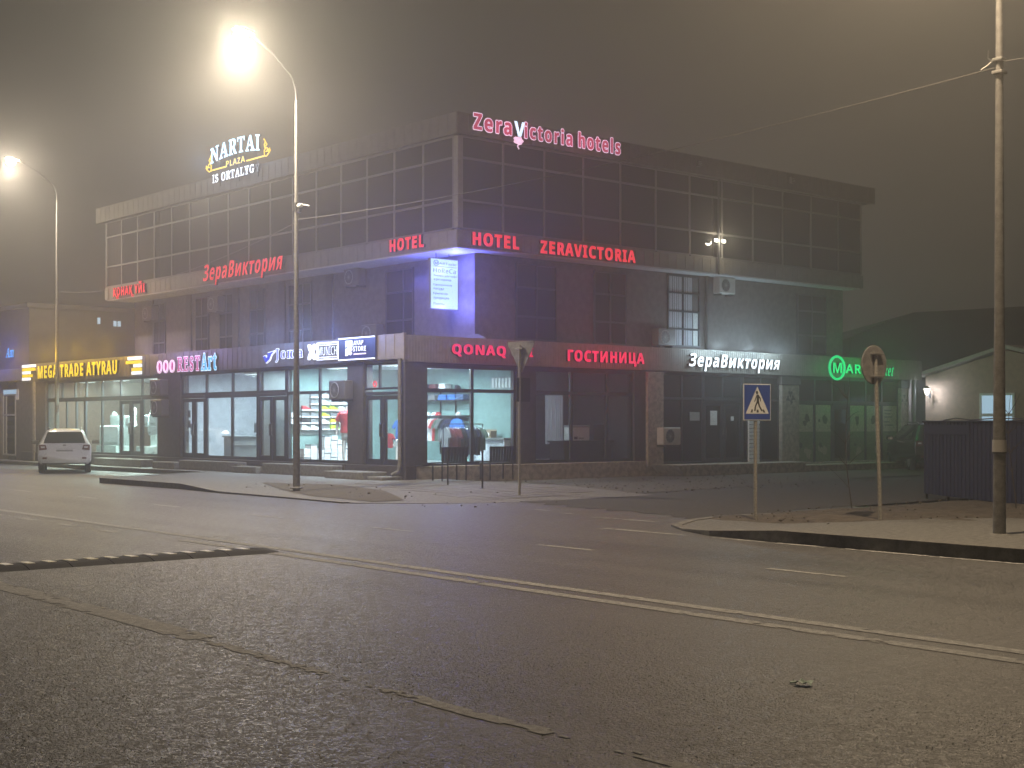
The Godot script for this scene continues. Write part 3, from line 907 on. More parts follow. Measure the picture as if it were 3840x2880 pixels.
func make_shopfronts() -> void:
	var h := hotel
	var cold := Color(0.85, 0.96, 1.0)
	# printing office: door and two tall windows
	window("L", h, "transom_window", -12.74, -7.81, 2.56, 3.32, -0.2, [-11.1, -9.4], [], 0.09, M.frame, M.pane)
	door("L", h, -12.74, -11.15, 0.5, 2.56, -0.2, M.frame, M.pane)
	window("L", h, "shop_window", -11.15, -7.81, 0.5, 2.56, -0.2, [-9.43], [], 0.1, M.frame, M.pane)
	room(-13.0, -7.85, -5.0, -0.3, 0.5, M.room_white, "z")
	ceiling_light("flat ceiling light in the pale printing office", Vector3(-10.4, 3.27, -1.8), 1.2, 0.6, 1.6, cold)
	# grey lobby door
	window("L", h, "transom_window", -7.81, -6.15, 2.56, 3.32, -0.2, [], [], 0.09, M.frame, M.pane)
	door("L", h, -7.81, -6.15, 0.5, 2.56, -0.2, M.frame, M.pane)
	room(-7.7, -6.3, -1.6, -0.3, 0.5, M.room_grey, "z")
	ceiling_light("small ceiling light over the grey lobby door", Vector3(-7.0, 3.27, -0.9), 0.4, 0.3, 0.25, cold)
	# sports store: wide windows, door at the corner, window on the side street
	window("L", h, "shop_window", -6.15, -2.8, 0.5, 3.32, -0.2, [-4.36], [2.54], 0.09, M.frame, M.pane)
	window("L", h, "transom_window", -2.03, -0.36, 2.56, 3.3, -0.2, [-1.37], [], 0.06, M.frame, func(i: int, _j: int) -> Material: return M.pane)
	door("L", h, -2.03, -0.36, 0.5, 2.5, -0.2, M.frame, M.pane)
	window("R", h, "shop_window", -0.8, -4.08, 0.48, 3.24, -0.2, [-2.47], [2.54], 0.1, M.frame, M.pane)
	room(-6.1, -0.3, -4.4, -0.32, 0.5, M.room_teal, "xz")
	bx(h, "shoe_wall_board", -6.1, -6.06, 1.3, 2.62, -2.4, -0.34, M.shoe_board, 0.0)
	for q in [[-4.4, -1.0, "over the shoe wall", 1.7], [-1.6, -0.95, "just inside the corner door", 1.1], [-1.1, -2.1, "behind the side street shop window", 0.7], [-3.4, -2.9, "at the back of the sports store", 0.7]]:
		ceiling_light("flat ceiling light " + q[2], Vector3(q[0], 3.26, q[1]), 1.2, 0.35, q[3], cold)
	# dim office beside it
	window("R", h, "shop_window", -4.74, -8.82, 0.48, 3.24, -0.2, [-6.25, -7.72], [2.53], 0.1, M.frame, M.pane)
	room(-3.6, -0.3, -9.3, -4.6, 0.5, M.room_dark, "x")
	ceiling_light("weak ceiling light in the dim office", Vector3(-0.8, 3.24, -5.2), 0.5, 0.2, 0.3, cold)
	# blind dark doors and windows further along
	window("R", h, "shop_window", -10.06, -12.05, 0.36, 3.24, -0.2, [-11.05], [2.43], 0.07, M.frame, M.pane_dark)
	window("R", h, "transom_window", -12.05, -14.0, 2.43, 3.24, -0.2, [-13.03], [], 0.07, M.frame, M.pane_dark)
	door("R", h, -12.05, -14.0, 0.36, 2.43, -0.2, M.frame, M.pane_dark)
	window("R", h, "shop_window", -14.0, -15.9, 0.36, 3.24, -0.2, [-14.95], [2.43], 0.07, M.frame, M.pane_dark)
	# household goods shop: windows covered with posters, dark door between
	window("R", h, "transom_window", -16.85, -22.9, 2.36, 3.24, -0.2, [-17.87, -18.87, -19.87, -20.87, -21.87], [], 0.07, M.frame, M.pane_dark)
	door("R", h, -18.87, -19.87, 0.24, 2.36, -0.2, M.frame, M.pane_dark, 1)
	for q in [[-16.85, -17.87], [-17.87, -18.87], [-19.87, -20.87], [-20.87, -21.87], [-21.87, -22.9]]:
		var w := window("R", h, "poster_window", q[0], q[1], 0.24, 2.36, -0.2, [], [], 0.06, M.frame, M.pane_dark)
		fb("R", w, "poster", q[0] - 0.07, q[1] + 0.07, 1.35, 2.29, -0.191, -0.186, M.poster_top, 0.0)
		fb("R", w, "poster", q[0] - 0.07, q[1] + 0.07, 0.31, 1.35, -0.191, -0.186, M.poster_green, 0.0)
		if q[0] > -21.0:
			for k in 7:
				var pts := PackedVector2Array()
				var r := rng.randf_range(0.06, 0.17)
				for a in 12:
					pts.append(Vector2(cos(TAU * a / 12.0), sin(TAU * a / 12.0)) * r * rng.randf_range(0.65, 1.15))
				mi(w, "printed_food", prism(pts, 0.003), M.food_pale if k % 2 == 0 else M.food_dark, Vector3(-0.186 + 0.001 * k, [1.95, 1.8, 0.75, 0.9, 0.68, 1.7, 0.6][k] + rng.randf_range(-0.06, 0.06), q[0] - 0.5 + rng.randf_range(-0.24, 0.24)), Vector3(0, PI / 2, 0))
		else:
			for k in 9:
				var y: float = [2.12, 2.0, 1.88, 1.7, 1.58, 1.32, 1.2, 1.02, 0.9][k]
				fb("R", w, "printed_line", q[0] - 0.18, q[0] - 0.18 - rng.randf_range(0.3, 0.62), y - 0.022, y + 0.022, -0.1855, -0.184, M.print_grey, 0.0)
	# solid core behind the blind fronts
	bx(h, "interior_core", -8.0, -0.45, 0.0, 3.6, -23.9, -9.45, M.plaster_dark, 0.0)
	# notices on the dark doors
	for q in [[-11.41, -11.87, 1.73, 2.0, M.grey_plastic], [-12.39, -12.72, 1.58, 2.05, M.frame_white], [-13.4, -13.55, 1.73, 1.87, M.frame_white]]:
		var n := fb("R", self, "paper_notice", q[0], q[1], q[2], q[3], -0.165, -0.158, q[4], 0.0)
		tag(n, ["grey notice stuck on the dark shop window", "tall white paper notice on the dark double door", "small white sticker on the dark door leaf"][[-11.41, -12.39, -13.4].find(q[0])], "notice")

# ---------------------------------------------------------------- neighbours
func make_neighbours() -> void:
	# appliance shop joined to the left of the hotel
	var a := thing("appliance_shop_building", "low dark shop under a glowing yellow sign left of the hotel", "building", Vector3.ZERO)
	ribbed("L", a, "fascia_panel", -14.58, -26.4, 3.3, 4.03, -0.03, M.fascia_brown, 2.4, 0.3)
	bx(a, "roof", -26.4, -14.58, 3.6, 3.95, -5.4, -0.1, M.band, 0.0)
	bx(a, "plinth", -26.4, -14.42, 0.0, 0.5, -0.42, -0.04, M.plaster_dark, 0.012)
	bx(a, "wall", -26.4, -24.0, 0.5, 3.6, -0.42, -0.08, M.plaster, 0.01)
	bx(a, "pilaster", -25.15, -24.95, 0.13, 3.3, -0.08, -0.02, M.pillar, 0.01)
	bx(a, "header", -24.0, -14.4, 3.28, 3.6, -0.42, -0.1, M.plaster_dark, 0.0)
	window("L", a, "transom_window", -24.0, -14.4, 2.56, 3.28, -0.2, [-22.6, -21.4, -20.4, -19.0, -17.45, -15.75], [], 0.07, M.frame, M.pane)
	window("L", a, "shop_window", -24.0, -20.5, 0.5, 2.56, -0.2, [-23.25, -22.2, -21.3], [], 0.08, M.frame, M.pane)
	window("L", a, "shop_window", -20.5, -17.45, 0.5, 2.56, -0.2, [-19.02], [], 0.08, M.frame, M.pane)
	door("L", a, -17.45, -15.75, 0.5, 2.56, -0.2, M.frame, M.pane)
	window("L", a, "shop_window", -15.75, -14.4, 0.5, 2.56, -0.2, [], [], 0.08, M.frame, M.pane)
	hotel = a
	room(-24.1, -14.35, -5.0, -0.3, 0.5, M.room_brown, "z", M.room_grey)
	hotel = get_node("hotel_building")
	for q in [[-16.6, "near the appliance shop door", 4.6], [-19.6, "in the middle of the appliance shop", 3.6], [-22.6, "at the far end of the appliance shop", 0.9]]:
		ceiling_light("flat ceiling light " + q[1], Vector3(q[0], 3.25, -1.2), 0.9, 0.3, q[2], Color(0.85, 1.0, 0.96))
	bx(a, "step", -18.4, -14.6, 0.0, 0.4, -0.04, 0.42, M.kerb, 0.02)
	# next house along, with a glazed door
	var b := thing("left_neighbour_building", "grey plastered building with a glazed door at the left edge", "building", Vector3.ZERO)
	bx(b, "wall", -27.2, -26.45, 0.0, 3.4, -0.5, -0.15, M.plaster, 0.01)
	bx(b, "wall", -60.0, -28.95, 0.0, 3.4, -0.5, -0.15, M.plaster, 0.01)
	bx(b, "wall", -60.0, -26.45, 3.4, 6.4, -0.6, -0.4, M.far_wall, 0.0)
	bx(b, "wall", -60.0, -26.45, 0.0, 6.4, -9.0, -8.8, M.far_wall, 0.0)
	bx(b, "wall", -26.6, -26.45, 0.0, 6.4, -8.8, -0.6, M.far_wall, 0.0)
	bx(b, "roof", -60.0, -26.4, 6.4, 6.6, -9.1, -0.3, M.far_wall, 0.0)
	bx(b, "fascia", -60.0, -26.45, 3.41, 3.9, -0.4, -0.1, M.fascia, 0.01)
	window("L", b, "door_frame", -28.95, -27.2, 0.3, 3.08, -0.3, [-27.6, -28.6], [2.83, 2.0], 0.07, M.ac_pale, M.pane_dark)
	bx(b, "lit_transom_window", -28.85, -27.35, 2.87, 3.05, -0.26, -0.25, M.lit_window, 0.0)
	bx(b, "notice_board", -27.15, -26.9, 2.62, 3.06, -0.15, -0.13, M.sign_white, 0.004)
	bx(b, "notice_board", -27.45, -26.95, 1.3, 2.1, -0.26, -0.24, M.sign_white, 0.004)
	# small lit panes in the flank of that building
	for q in [[-3.3, -3.5, 5.83, 6.16, []], [-4.02, -4.42, 5.76, 6.05, [-4.22]]]:
		var fw := window("R", b, "window", q[0], q[1], q[2], q[3], -26.43, q[4], [], 0.03, M.frame, M.lit_window, 0.04)
		fw.set_meta("label", "small lit window high in the flank")
	# small gabled house past the far end of the hotel
	var g := thing("gabled_house", "small beige house with a pale gable edge behind blue fence", "house", Vector3(0, 0, -24.6))
	var wall := prism(PackedVector2Array([Vector2(-0.1, 0.0), Vector2(7.2, 0.0), Vector2(7.2, 3.3), Vector2(3.3, 4.28), Vector2(-0.1, 3.42)]), 0.25)
	mi(g, "wall", wall, M.house, Vector3(0, 0, -0.25))
	bx(g, "wall", -0.1, 0.1, 0.0, 3.3, -7.0, -0.25, M.house, 0.0)
	for s in [[Vector3(-0.35, 3.4, 0.3), Vector3(3.32, 4.36, 0.3)], [Vector3(3.28, 4.36, 0.3), Vector3(7.6, 3.28, 0.3)]]:
		var st := begin()
		var p: Vector3 = s[0]
		var q: Vector3 = s[1]
		var bk := Vector3(0, 0, -7.5)
		var up := Vector3(0, 0.13, 0)
		quad(st, p + up, q + up, q + up + bk, p + up + bk)
		quad(st, p, q, q + bk, p + bk)
		quad(st, p, q, q + up, p + up, Vector3.BACK)
		quad(st, p, p + up, p + up + bk, p + bk, Vector3.LEFT)
		mi(g, "roof", st.commit(), M.roof)
	var hw := window("L", g, "window", 2.2, 3.6, 1.35, 2.75, 0.03, [2.9], [1.95], 0.09, M.frame_white, M.lit_window)
	hw.set_meta("label", "lit window with white frame")
	# neighbouring roof at the right edge
	var r := thing("right_house", "pale roofed house showing at the right edge behind the pole", "house", Vector3(9.3, 0, -30.0), -0.2)
	bx(r, "wall", -1.5, 6.0, 0.0, 4.9, -6.0, 0.0, M.house, 0.0)
	var rs := begin()
	quad(rs, Vector3(-1.9, 4.8, 0.4), Vector3(6.2, 6.9, 0.4), Vector3(6.2, 6.9, -6.4), Vector3(-1.9, 4.8, -6.4))
	quad(rs, Vector3(-1.9, 4.65, 0.4), Vector3(6.2, 6.75, 0.4), Vector3(6.2, 6.9, 0.4), Vector3(-1.9, 4.8, 0.4), Vector3.BACK)
	quad(rs, Vector3(-1.9, 4.65, 0.4), Vector3(-1.9, 4.8, 0.4), Vector3(-1.9, 4.8, -6.4), Vector3(-1.9, 4.65, -6.4), Vector3.LEFT)
	mi(r, "roof", rs.commit(), M.roof)
	# dark hall behind
	var hall := thing("dark_hall", "large dark hall with a wide low roof in the fog", "building", Vector3(-15.5, 0, -48.0), deg_to_rad(49.3))
	var hp := prism(PackedVector2Array([Vector2(-1.6, 0.0), Vector2(24.0, 0.0), Vector2(24.0, 7.3), Vector2(10.8, 7.1), Vector2(1.8, 6.6), Vector2(0.8, 6.3), Vector2(-1.0, 5.5)]), 14.0)
	hall.rotation.y = atan2(0.758, 0.652)
	hall.transform = Transform3D(Basis(Vector3(0.652, 0, -0.758), Vector3.UP, Vector3(0.758, 0, 0.652)), Vector3(-6.9, 0, -31.0))
	mi(hall, "wall", hp, M.hall, Vector3(0, 0, -14.0))
	# blue sheet fence
	var fe := thing("sheet_fence", "dark blue profiled metal fence before the beige house", "fence", Vector3(12.95, 0, -4.4), -atan2(3.6, 5.25))
	for k in 11:
		var st := begin()
		for c in 6:
			add_box(st, Vector3(k * 1.1 + c * 0.183 + 0.005, 0.12, -0.012), Vector3(k * 1.1 + c * 0.183 + 0.075, 1.66, 0.012), 0.004)
			add_box(st, Vector3(k * 1.1 + c * 0.183 + 0.07, 0.12, -0.016), Vector3(k * 1.1 + c * 0.183 + 0.19, 1.66, 0.0), 0.0)
		mi(fe, "fence_panel", st.commit(), M.fence_blue)
		bx(fe, "post", k * 1.1 - 0.03, k * 1.1 + 0.03, 0.0, 1.7, -0.08, -0.018, M.dark_metal, 0.004)
	bx(fe, "rail", 0.0, 12.1, 1.36, 1.41, -0.05, -0.017, M.dark_metal, 0.0)
	bx(fe, "cap_rail", -0.02, 12.12, 1.66, 1.69, -0.03, 0.045, M.fence_blue, 0.004)
	bx(fe, "board", 0.08, 2.3, 1.4, 1.6, 0.015, 0.024, M.fence_blue, 0.004)
	mi(fe, "cable", tube([Vector3(1.0, 1.7, 0.0), Vector3(1.6, 1.74, 0.0), Vector3(2.4, 1.7, 0.02), Vector3(3.4, 1.73, 0.0), Vector3(5.0, 1.71, 0.0)], [0.012], 6), M.dark_metal)

# ---------------------------------------------------------------- lettering
# letters of a word, each a mesh of its own, fitted into a box w x h x depth whose lower left corner is (x, y, z) of the sign
func letters(par: Node3D, called: String, text: String, fam: String, w: float, h: float, depth: float, m: Material, o := {}) -> Dictionary:
	var f := SystemFont.new()
	f.font_names = PackedStringArray([fam])
	f.font_weight = o.get("weight", 700)
	var grow: float = o.get("emb", 0.0) * 0.022
	var shifts := [Vector3.ZERO]
	if grow > 0.0:
		var many := 8 if grow > 0.015 else 4
		for k in many:
			shifts.append(Vector3(cos(TAU * (k + 0.5) / many) * grow, sin(TAU * (k + 0.5) / many) * grow, -0.004 * (k + 1)))
	var pen := 0.0
	var made := []
	var lo := Vector2(1e9, 1e9)
	var hi := Vector2(-1e9, -1e9)
	for i in text.length():
		var ch := text[i]
		var adv := f.get_string_size(ch, HORIZONTAL_ALIGNMENT_LEFT, -1, 64).x * 0.01
		if ch != " ":
			var tm := TextMesh.new()
			tm.text = ch
			tm.font = f
			tm.font_size = 64
			tm.pixel_size = 0.01
			tm.depth = 1.0
			tm.curve_step = o.get("step", 2.5)
			tm.horizontal_alignment = HORIZONTAL_ALIGNMENT_LEFT
			var ar := tm.surface_get_arrays(0)
			var v0: PackedVector3Array = ar[Mesh.ARRAY_VERTEX]
			var n0: PackedVector3Array = ar[Mesh.ARRAY_NORMAL]
			var i0: PackedInt32Array = ar[Mesh.ARRAY_INDEX]
			var v := PackedVector3Array()
			var nn := PackedVector3Array()
			var ii := PackedInt32Array()
			for sh in shifts:
				for k in i0:
					ii.append(k + v.size())
				for k in v0.size():
					var p: Vector3 = v0[k] + sh + Vector3(pen, 0, 0)
					v.append(p)
					lo = lo.min(Vector2(p.x, p.y))
					hi = hi.max(Vector2(p.x, p.y))
				nn.append_array(n0)
			ar[Mesh.ARRAY_VERTEX] = v
			ar[Mesh.ARRAY_NORMAL] = nn
			ar[Mesh.ARRAY_INDEX] = ii
			made.append([ch, ar])
		pen += adv + o.get("gap", 0.025) + (0.0 if o.has("fit") else grow * 1.5)
	if o.has("fit"):
		lo = o.fit.lo
		hi = o.fit.hi
	var shear: float = o.get("shear", 0.0)
	var sx := (w - shear * h) / (hi.x - lo.x)
	var sy := h / (hi.y - lo.y)
	for q in made:
		var v: PackedVector3Array = q[1][Mesh.ARRAY_VERTEX]
		var n: PackedVector3Array = q[1][Mesh.ARRAY_NORMAL]
		for k in v.size():
			var p := Vector3((v[k].x - lo.x) * sx, (v[k].y - lo.y) * sy, (v[k].z + 0.5) * depth)
			p.x += shear * p.y
			if o.has("warp"):
				p = o.warp.call(p)
			v[k] = p + Vector3(o.get("x", 0.0), o.get("y", 0.0), o.get("z", 0.0))
			n[k] = Vector3(n[k].x / sx, n[k].y / sy, n[k].z / depth).normalized()
		# lit face, dark returns
		var idx: PackedInt32Array = q[1][Mesh.ARRAY_INDEX]
		var split := [PackedInt32Array(), PackedInt32Array()]
		for k in range(0, idx.size(), 3):
			split[0 if n[idx[k]].z > 0.7 and n[idx[k + 1]].z > 0.7 else 1].append_array(idx.slice(k, k + 3))
		var am := ArrayMesh.new()
		for k in 2:
			if split[k].is_empty():
				continue
			var st := []
			st.resize(Mesh.ARRAY_MAX)
			st[Mesh.ARRAY_VERTEX] = v
			st[Mesh.ARRAY_NORMAL] = n
			st[Mesh.ARRAY_INDEX] = split[k]
			am.add_surface_from_arrays(Mesh.PRIMITIVE_TRIANGLES, st)
			am.surface_set_material(am.get_surface_count() - 1, m if k == 0 else M.letter_return)
		mi(par, called, am, null)
	return {lo = lo, hi = hi}

func sign_lamp(par: Node3D, at: Vector3, c: Color, e: float) -> void:
	var l := OmniLight3D.new()
	l.name = "sign_lamp"
	l.light_color = c
	l.light_energy = e
	l.light_size = 0.18
	l.omni_range = 40.0
	l.omni_attenuation = 2.0
	l.shadow_enabled = true
	par.add_child(l, true)
	l.position = at

func lamps_along(par: Node3D, w: float, y: float, c: Color, e: float, count: int, out := 0.75) -> void:
	for i in count:
		sign_lamp(par, Vector3(w * (i + 0.5) / count, y, out), c, e / count)

const RED := Color(1.0, 0.16, 0.26)
const SE := 1.0
const LAMP := 25.0
const LAMP_DOWN := 165.0

func make_signs() -> void:
	var turn := PI / 2
	# canopy, side street
	var s := thing("hotel_canopy_sign", "pink red letters QONAQ UII on the side canopy behind give way sign", "sign", Vector3(0.012, 3.47, -1.56), turn)
	letters(s, "letter", "QONAQ ÚII", "Droid Sans", 2.95, 0.42, 0.07, M.led_pinkred, {emb = 0.8})
	lamps_along(s, 2.9, 0.2, Color(1.0, 0.12, 0.35), 0.3 * SE, 2)
	s = thing("hotel_canopy_sign", "red Cyrillic letters reading guesthouse on the side canopy", "sign", Vector3(0.012, 3.37, -5.86), turn)
	letters(s, "letter", "ГОСТИНИЦА", "Droid Sans", 3.22, 0.43, 0.07, M.led_pinkred, {emb = 0.8})
	lamps_along(s, 3.2, 0.25, Color(1.0, 0.12, 0.33), 0.8 * SE, 3)
	s = thing("hotel_name_sign", "white glowing slanted Cyrillic hotel name on the side canopy", "sign", Vector3(0.012, 3.31, -11.05), turn)
	letters(s, "letter", "ЗераВиктория", "Droid Sans", 4.6, 0.56, 0.08, M.led_white, {shear = 0.22})
	lamps_along(s, 4.6, 0.75, Color(0.8, 0.93, 1.0), 6.0 * SE, 3, 0.6)
	s = thing("shop_sign", "green glowing sign with ringed M on the canopy end", "sign", Vector3(0.012, 3.18, -18.37), turn)
	var ring := []
	for k in 41:
		ring.append(Vector3(0.46 + cos(TAU * k / 40.0) * 0.43, 0.42 + sin(TAU * k / 40.0) * 0.4, 0.06))
	mi(s, "ring", tube(ring, [0.045], 8, false), M.led_green)
	letters(s, "letter", "M", "Droid Sans", 0.52, 0.36, 0.06, M.led_green, {x = 0.2, y = 0.24, z = 0.02})
	letters(s, "letter", "ART", "Droid Sans", 1.36, 0.33, 0.06, M.led_green, {x = 0.93, y = 0.24, z = 0.02, weight = 400, emb = 0.8})
	letters(s, "letter", "market", "Droid Serif", 1.5, 0.4, 0.06, M.led_green, {x = 2.42, y = 0.2, z = 0.02, shear = 0.3})
	lamps_along(s, 3.2, 0.4, Color(0.05, 1.0, 0.45), 1.2 * SE, 3)
	# band under the glazed floor
	s = thing("hotel_band_sign", "red letters HOTEL on the band facing the side street", "sign", Vector3(0.012, 6.56, -2.28), turn)
	letters(s, "letter", "HOTEL", "Droid Sans", 1.7, 0.37, 0.07, M.led_red, {emb = 0.8})
	lamps_along(s, 1.7, 0.2, RED, 0.14 * SE, 1)
	s = thing("hotel_band_sign", "long red hotel name ZERAVICTORIA on the band", "sign", Vector3(0.012, 6.53, -4.79), turn)
	letters(s, "letter", "ZERAVICTORIA", "Droid Sans", 3.9, 0.38, 0.07, M.led_red, {emb = 0.8})
	lamps_along(s, 3.9, 0.2, RED, 0.3 * SE, 2)
	# roof sign
	s = thing("hotel_roof_sign", "rose letters with white outline along the roof edge", "sign", Vector3(0.12, 9.73, -2.24), turn)
	var fit := {}
	for q in [["Zera", 0.0, 1.38, 0.45], ["ictoria", 1.87, 1.85, 0.45], ["hotels", 3.97, 1.73, 0.46]]:
		fit = letters(s, "letter", q[0], "Droid Sans", q[2], q[3], 0.006, M.led_rose, {x = q[1], z = 0.052, gap = 0.05, emb = 0.3})
		letters(s, "letter_outline", q[0], "Droid Sans", q[2], q[3], 0.05, M.led_pale, {x = q[1], fit = fit, emb = 1.7, gap = 0.05 + 0.0099})
	letters(s, "letter", "V", "Droid Sans", 0.4, 0.42, 0.08, M.led_ice, {x = 1.43, y = 0.0, z = 0.03, emb = 0.4})
	for k in 5:
		var a := TAU * k / 5.0
		var pts := PackedVector2Array()
		for j in 10:
			var b := TAU * j / 10.0
			pts.append(Vector2(0.09 * cos(b) + 0.1 * cos(a), 0.05 * sin(b) + 0.075 * sin(a)))
		mi(s, "petal", prism(pts, 0.03), M.led_pale, Vector3(1.63, -0.1, 0.03 + 0.004 * k))
	mi(s, "stalk", tube([Vector3(1.7, -0.15, 0.05), Vector3(1.6, -0.26, 0.05), Vector3(1.66, -0.34, 0.05)], [0.018], 6), M.led_pale)
	lamps_along(s, 5.7, 0.2, Color(1.0, 0.5, 0.7), 0.7 * SE, 2)
	# main road face
	s = thing("hotel_band_sign", "red letters HOTEL on the band facing the main road", "sign", Vector3(-3.05, 6.6, -1.79))
	letters(s, "letter", "HOTEL", "Droid Sans", 1.64, 0.36, 0.07, M.led_red, {emb = 0.8})
	lamps_along(s, 1.64, 0.2, RED, 0.14 * SE, 1)
	s = thing("hotel_name_sign", "large red slanted Cyrillic hotel name on the main road band", "sign", Vector3(-14.26, 6.42, -1.79))
	letters(s, "letter", "ЗераВиктория", "Droid Sans", 5.37, 0.76, 0.07, M.led_red, {shear = 0.22})
	lamps_along(s, 5.3, 0.35, RED, 0.45 * SE, 3)
	s = thing("hotel_band_sign", "small red Kazakh letters at the left end of the band", "sign", Vector3(-21.41, 6.56, -1.79))
	letters(s, "letter", "КОНАК YЙI", "Droid Sans", 2.72, 0.45, 0.07, M.led_red, {emb = 0.8})
	for q in [0.28, 1.58]:
		bx(s, "letter_tail", q, q + 0.06, -0.09, 0.02, 0.0, 0.07, M.led_red, 0.0)
	lamps_along(s, 2.7, 0.2, RED, 0.4 * SE, 1)
	# arched roof sign with gilt scrolls
	s = thing("plaza_roof_sign", "arched white roof sign with yellow scrolls on the main road side", "sign", Vector3(-13.74, 9.86, -1.6))
	var arch := func(p: Vector3) -> Vector3: return p + Vector3(0, 0.14 * (1.0 - pow((p.x - 1.65) / 1.75, 2.0)), 0)
	letters(s, "letter", "NARTAI", "Droid Serif", 3.3, 0.53, 0.08, M.led_ice, {x = 0.43, y = 0.68, warp = arch, emb = 0.35})
	letters(s, "letter", "PLAZA", "Droid Sans", 1.26, 0.2, 0.06, M.led_gold, {x = 1.48, y = 0.47})
	letters(s, "letter", "IS ORTALYG", "Droid Serif", 2.8, 0.29, 0.06, M.led_white, {x = 0.54, y = 0.03, emb = 0.35})
	letters(s, "unlit_letter", "Y", "Droid Serif", 0.25, 0.24, 0.06, M.grey_plastic, {x = 3.42, y = 0.04})
	bx(s, "rule", 0.52, 1.45, 0.475, 0.515, 0.0, 0.05, M.led_gold, 0.0)
	bx(s, "rule", 2.8, 3.9, 0.475, 0.515, 0.0, 0.05, M.led_gold, 0.0)
	for m in [1.0, -1.0]:
		var cx := 2.17
		for q in [[[1.70, 0.5], [1.9, 0.47], [2.05, 0.55], [2.13, 0.62], [2.1, 0.7], [2.02, 0.66], [2.05, 0.58]], [[1.78, 0.52], [1.76, 0.66], [1.86, 0.76], [1.96, 0.72], [1.94, 0.62], [1.87, 0.62]], [[1.8, 0.76], [1.76, 0.86], [1.84, 0.94], [1.92, 0.86], [1.86, 0.8]], [[1.86, 0.9], [1.8, 0.98], [1.74, 1.06]]]:
			var pp := []
			for v in q:
				pp.append(Vector3(cx + m * v[0], v[1], 0.03))
			mi(s, "scroll", tube(pp, [0.024], 6), M.led_gold)
	for v in [0.9, 2.2, 3.4]:
		bx(s, "bracket", v - 0.02, v + 0.02, -0.1, 0.9, -0.06, -0.03, M.dark_metal, 0.0)
	lamps_along(s, 4.2, 0.6, Color(0.62, 0.78, 1.0), 3.2 * SE, 2, 0.75)
	# shop signs on the main road canopy
	s = thing("printer_sign", "pink and cyan outlined shop letters with three rings", "sign", Vector3(-14.14, 3.37, 0.012))
	for k in 3:
		var rg := []
		for j in 25:
			rg.append(Vector3(0.2 + k * 0.46 + cos(TAU * j / 24.0) * 0.15, 0.19 + sin(TAU * j / 24.0) * 0.19, 0.05))
		mi(s, "ring", tube(rg, [0.032], 8, false), M.led_pale)
		var el := PackedVector2Array()
		for j in 16:
			el.append(Vector2(0.2 + k * 0.46 + cos(TAU * j / 16.0) * 0.11, 0.19 + sin(TAU * j / 16.0) * 0.15))
		mi(s, "ring_face", prism(el, 0.03), M.led_pink)
	fit = letters(s, "letter", "REST", "Droid Serif", 1.55, 0.46, 0.006, M.led_pink, {x = 1.46, y = 0.0, z = 0.032, gap = 0.07})
	letters(s, "letter_outline", "REST", "Droid Serif", 1.55, 0.46, 0.03, M.led_pale, {x = 1.46, y = 0.0, fit = fit, emb = 1.5, gap = 0.07})
	fit = letters(s, "letter", "Art", "Droid Serif", 1.0, 0.53, 0.006, M.led_cyan, {x = 3.09, y = 0.0, z = 0.032, gap = 0.07})
	letters(s, "letter_outline", "Art", "Droid Serif", 1.0, 0.53, 0.03, M.led_ice, {x = 3.09, y = 0.0, fit = fit, emb = 1.5, gap = 0.07})
	lamps_along(s, 4.0, 0.6, Color(0.75, 0.66, 1.0), 2.4 * SE, 3)
	s = thing("sport_brand_sign", "blue letters with white outline behind the street lamp pole", "sign", Vector3(-7.13, 3.46, 0.012))
	var tick := PackedVector2Array([Vector2(0.0, 0.2), Vector2(0.12, 0.22), Vector2(0.18, 0.13), Vector2(0.3, 0.24), Vector2(0.26, 0.3), Vector2(0.62, 0.34), Vector2(0.46, 0.26), Vector2(0.34, 0.1), Vector2(0.16, 0.02)])
	var big := Geometry2D.offset_polygon(tick, 0.028)[0]
	mi(s, "emblem_outline", prism(big, 0.03), M.led_white)
	mi(s, "emblem", prism(tick, 0.03), M.led_blue, Vector3(0, 0, 0.03))
	fit = letters(s, "letter", "Joma", "Droid Serif", 1.5, 0.38, 0.006, M.led_blue, {x = 0.7, y = 0.02, z = 0.032, weight = 400, gap = 0.06})
	letters(s, "letter_outline", "Joma", "Droid Serif", 1.5, 0.38, 0.03, M.led_white, {x = 0.7, y = 0.02, fit = fit, emb = 1.7, weight = 400, gap = 0.06})
	lamps_along(s, 2.2, 0.7, Color(0.55, 0.68, 1.0), 2.6 * SE, 2)
	s = thing("footwear_brand_sign", "white cross emblem and framed white letters MUNICH", "sign", Vector3(-4.66, 3.45, 0.012))
	for d in [[0.0, 0.0], [0.46, 0.5]]:
		pass
	for k in 4:
		var a := [0.9, PI - 0.9, PI + 0.9, TAU - 0.9]
		var pts := PackedVector2Array()
		for j in 12:
			var b := TAU * j / 12.0
			var p := Vector2(0.15 * cos(b), 0.075 * sin(b)).rotated(a[k])
			pts.append(p + Vector2(0.135, 0).rotated(a[k]) + Vector2(0.22, 0.25))
		mi(s, "emblem_leaf", prism(pts, 0.05), M.led_white)
	for q in [[0.5, 1.62, 0.0, 0.035], [0.5, 1.62, 0.465, 0.5], [0.5, 0.535, 0.035, 0.465], [1.585, 1.62, 0.035, 0.465], [0.56, 1.56, 0.07, 0.09], [0.56, 1.56, 0.41, 0.43]]:
		bx(s, "frame_bar", q[0], q[1], q[2], q[3], 0.0, 0.05, M.led_white, 0.0)
	letters(s, "letter", "MUNICH", "Droid Sans", 0.94, 0.25, 0.04, M.led_white, {x = 0.59, y = 0.125, weight = 400})
	lamps_along(s, 1.6, 0.75, Color(0.6, 0.72, 1.0), 3.0 * SE, 1)
	s = thing("store_sign_board", "deep blue store board with white logo, lettering and light strips", "sign", Vector3(-3.04, 3.39, 0.012))
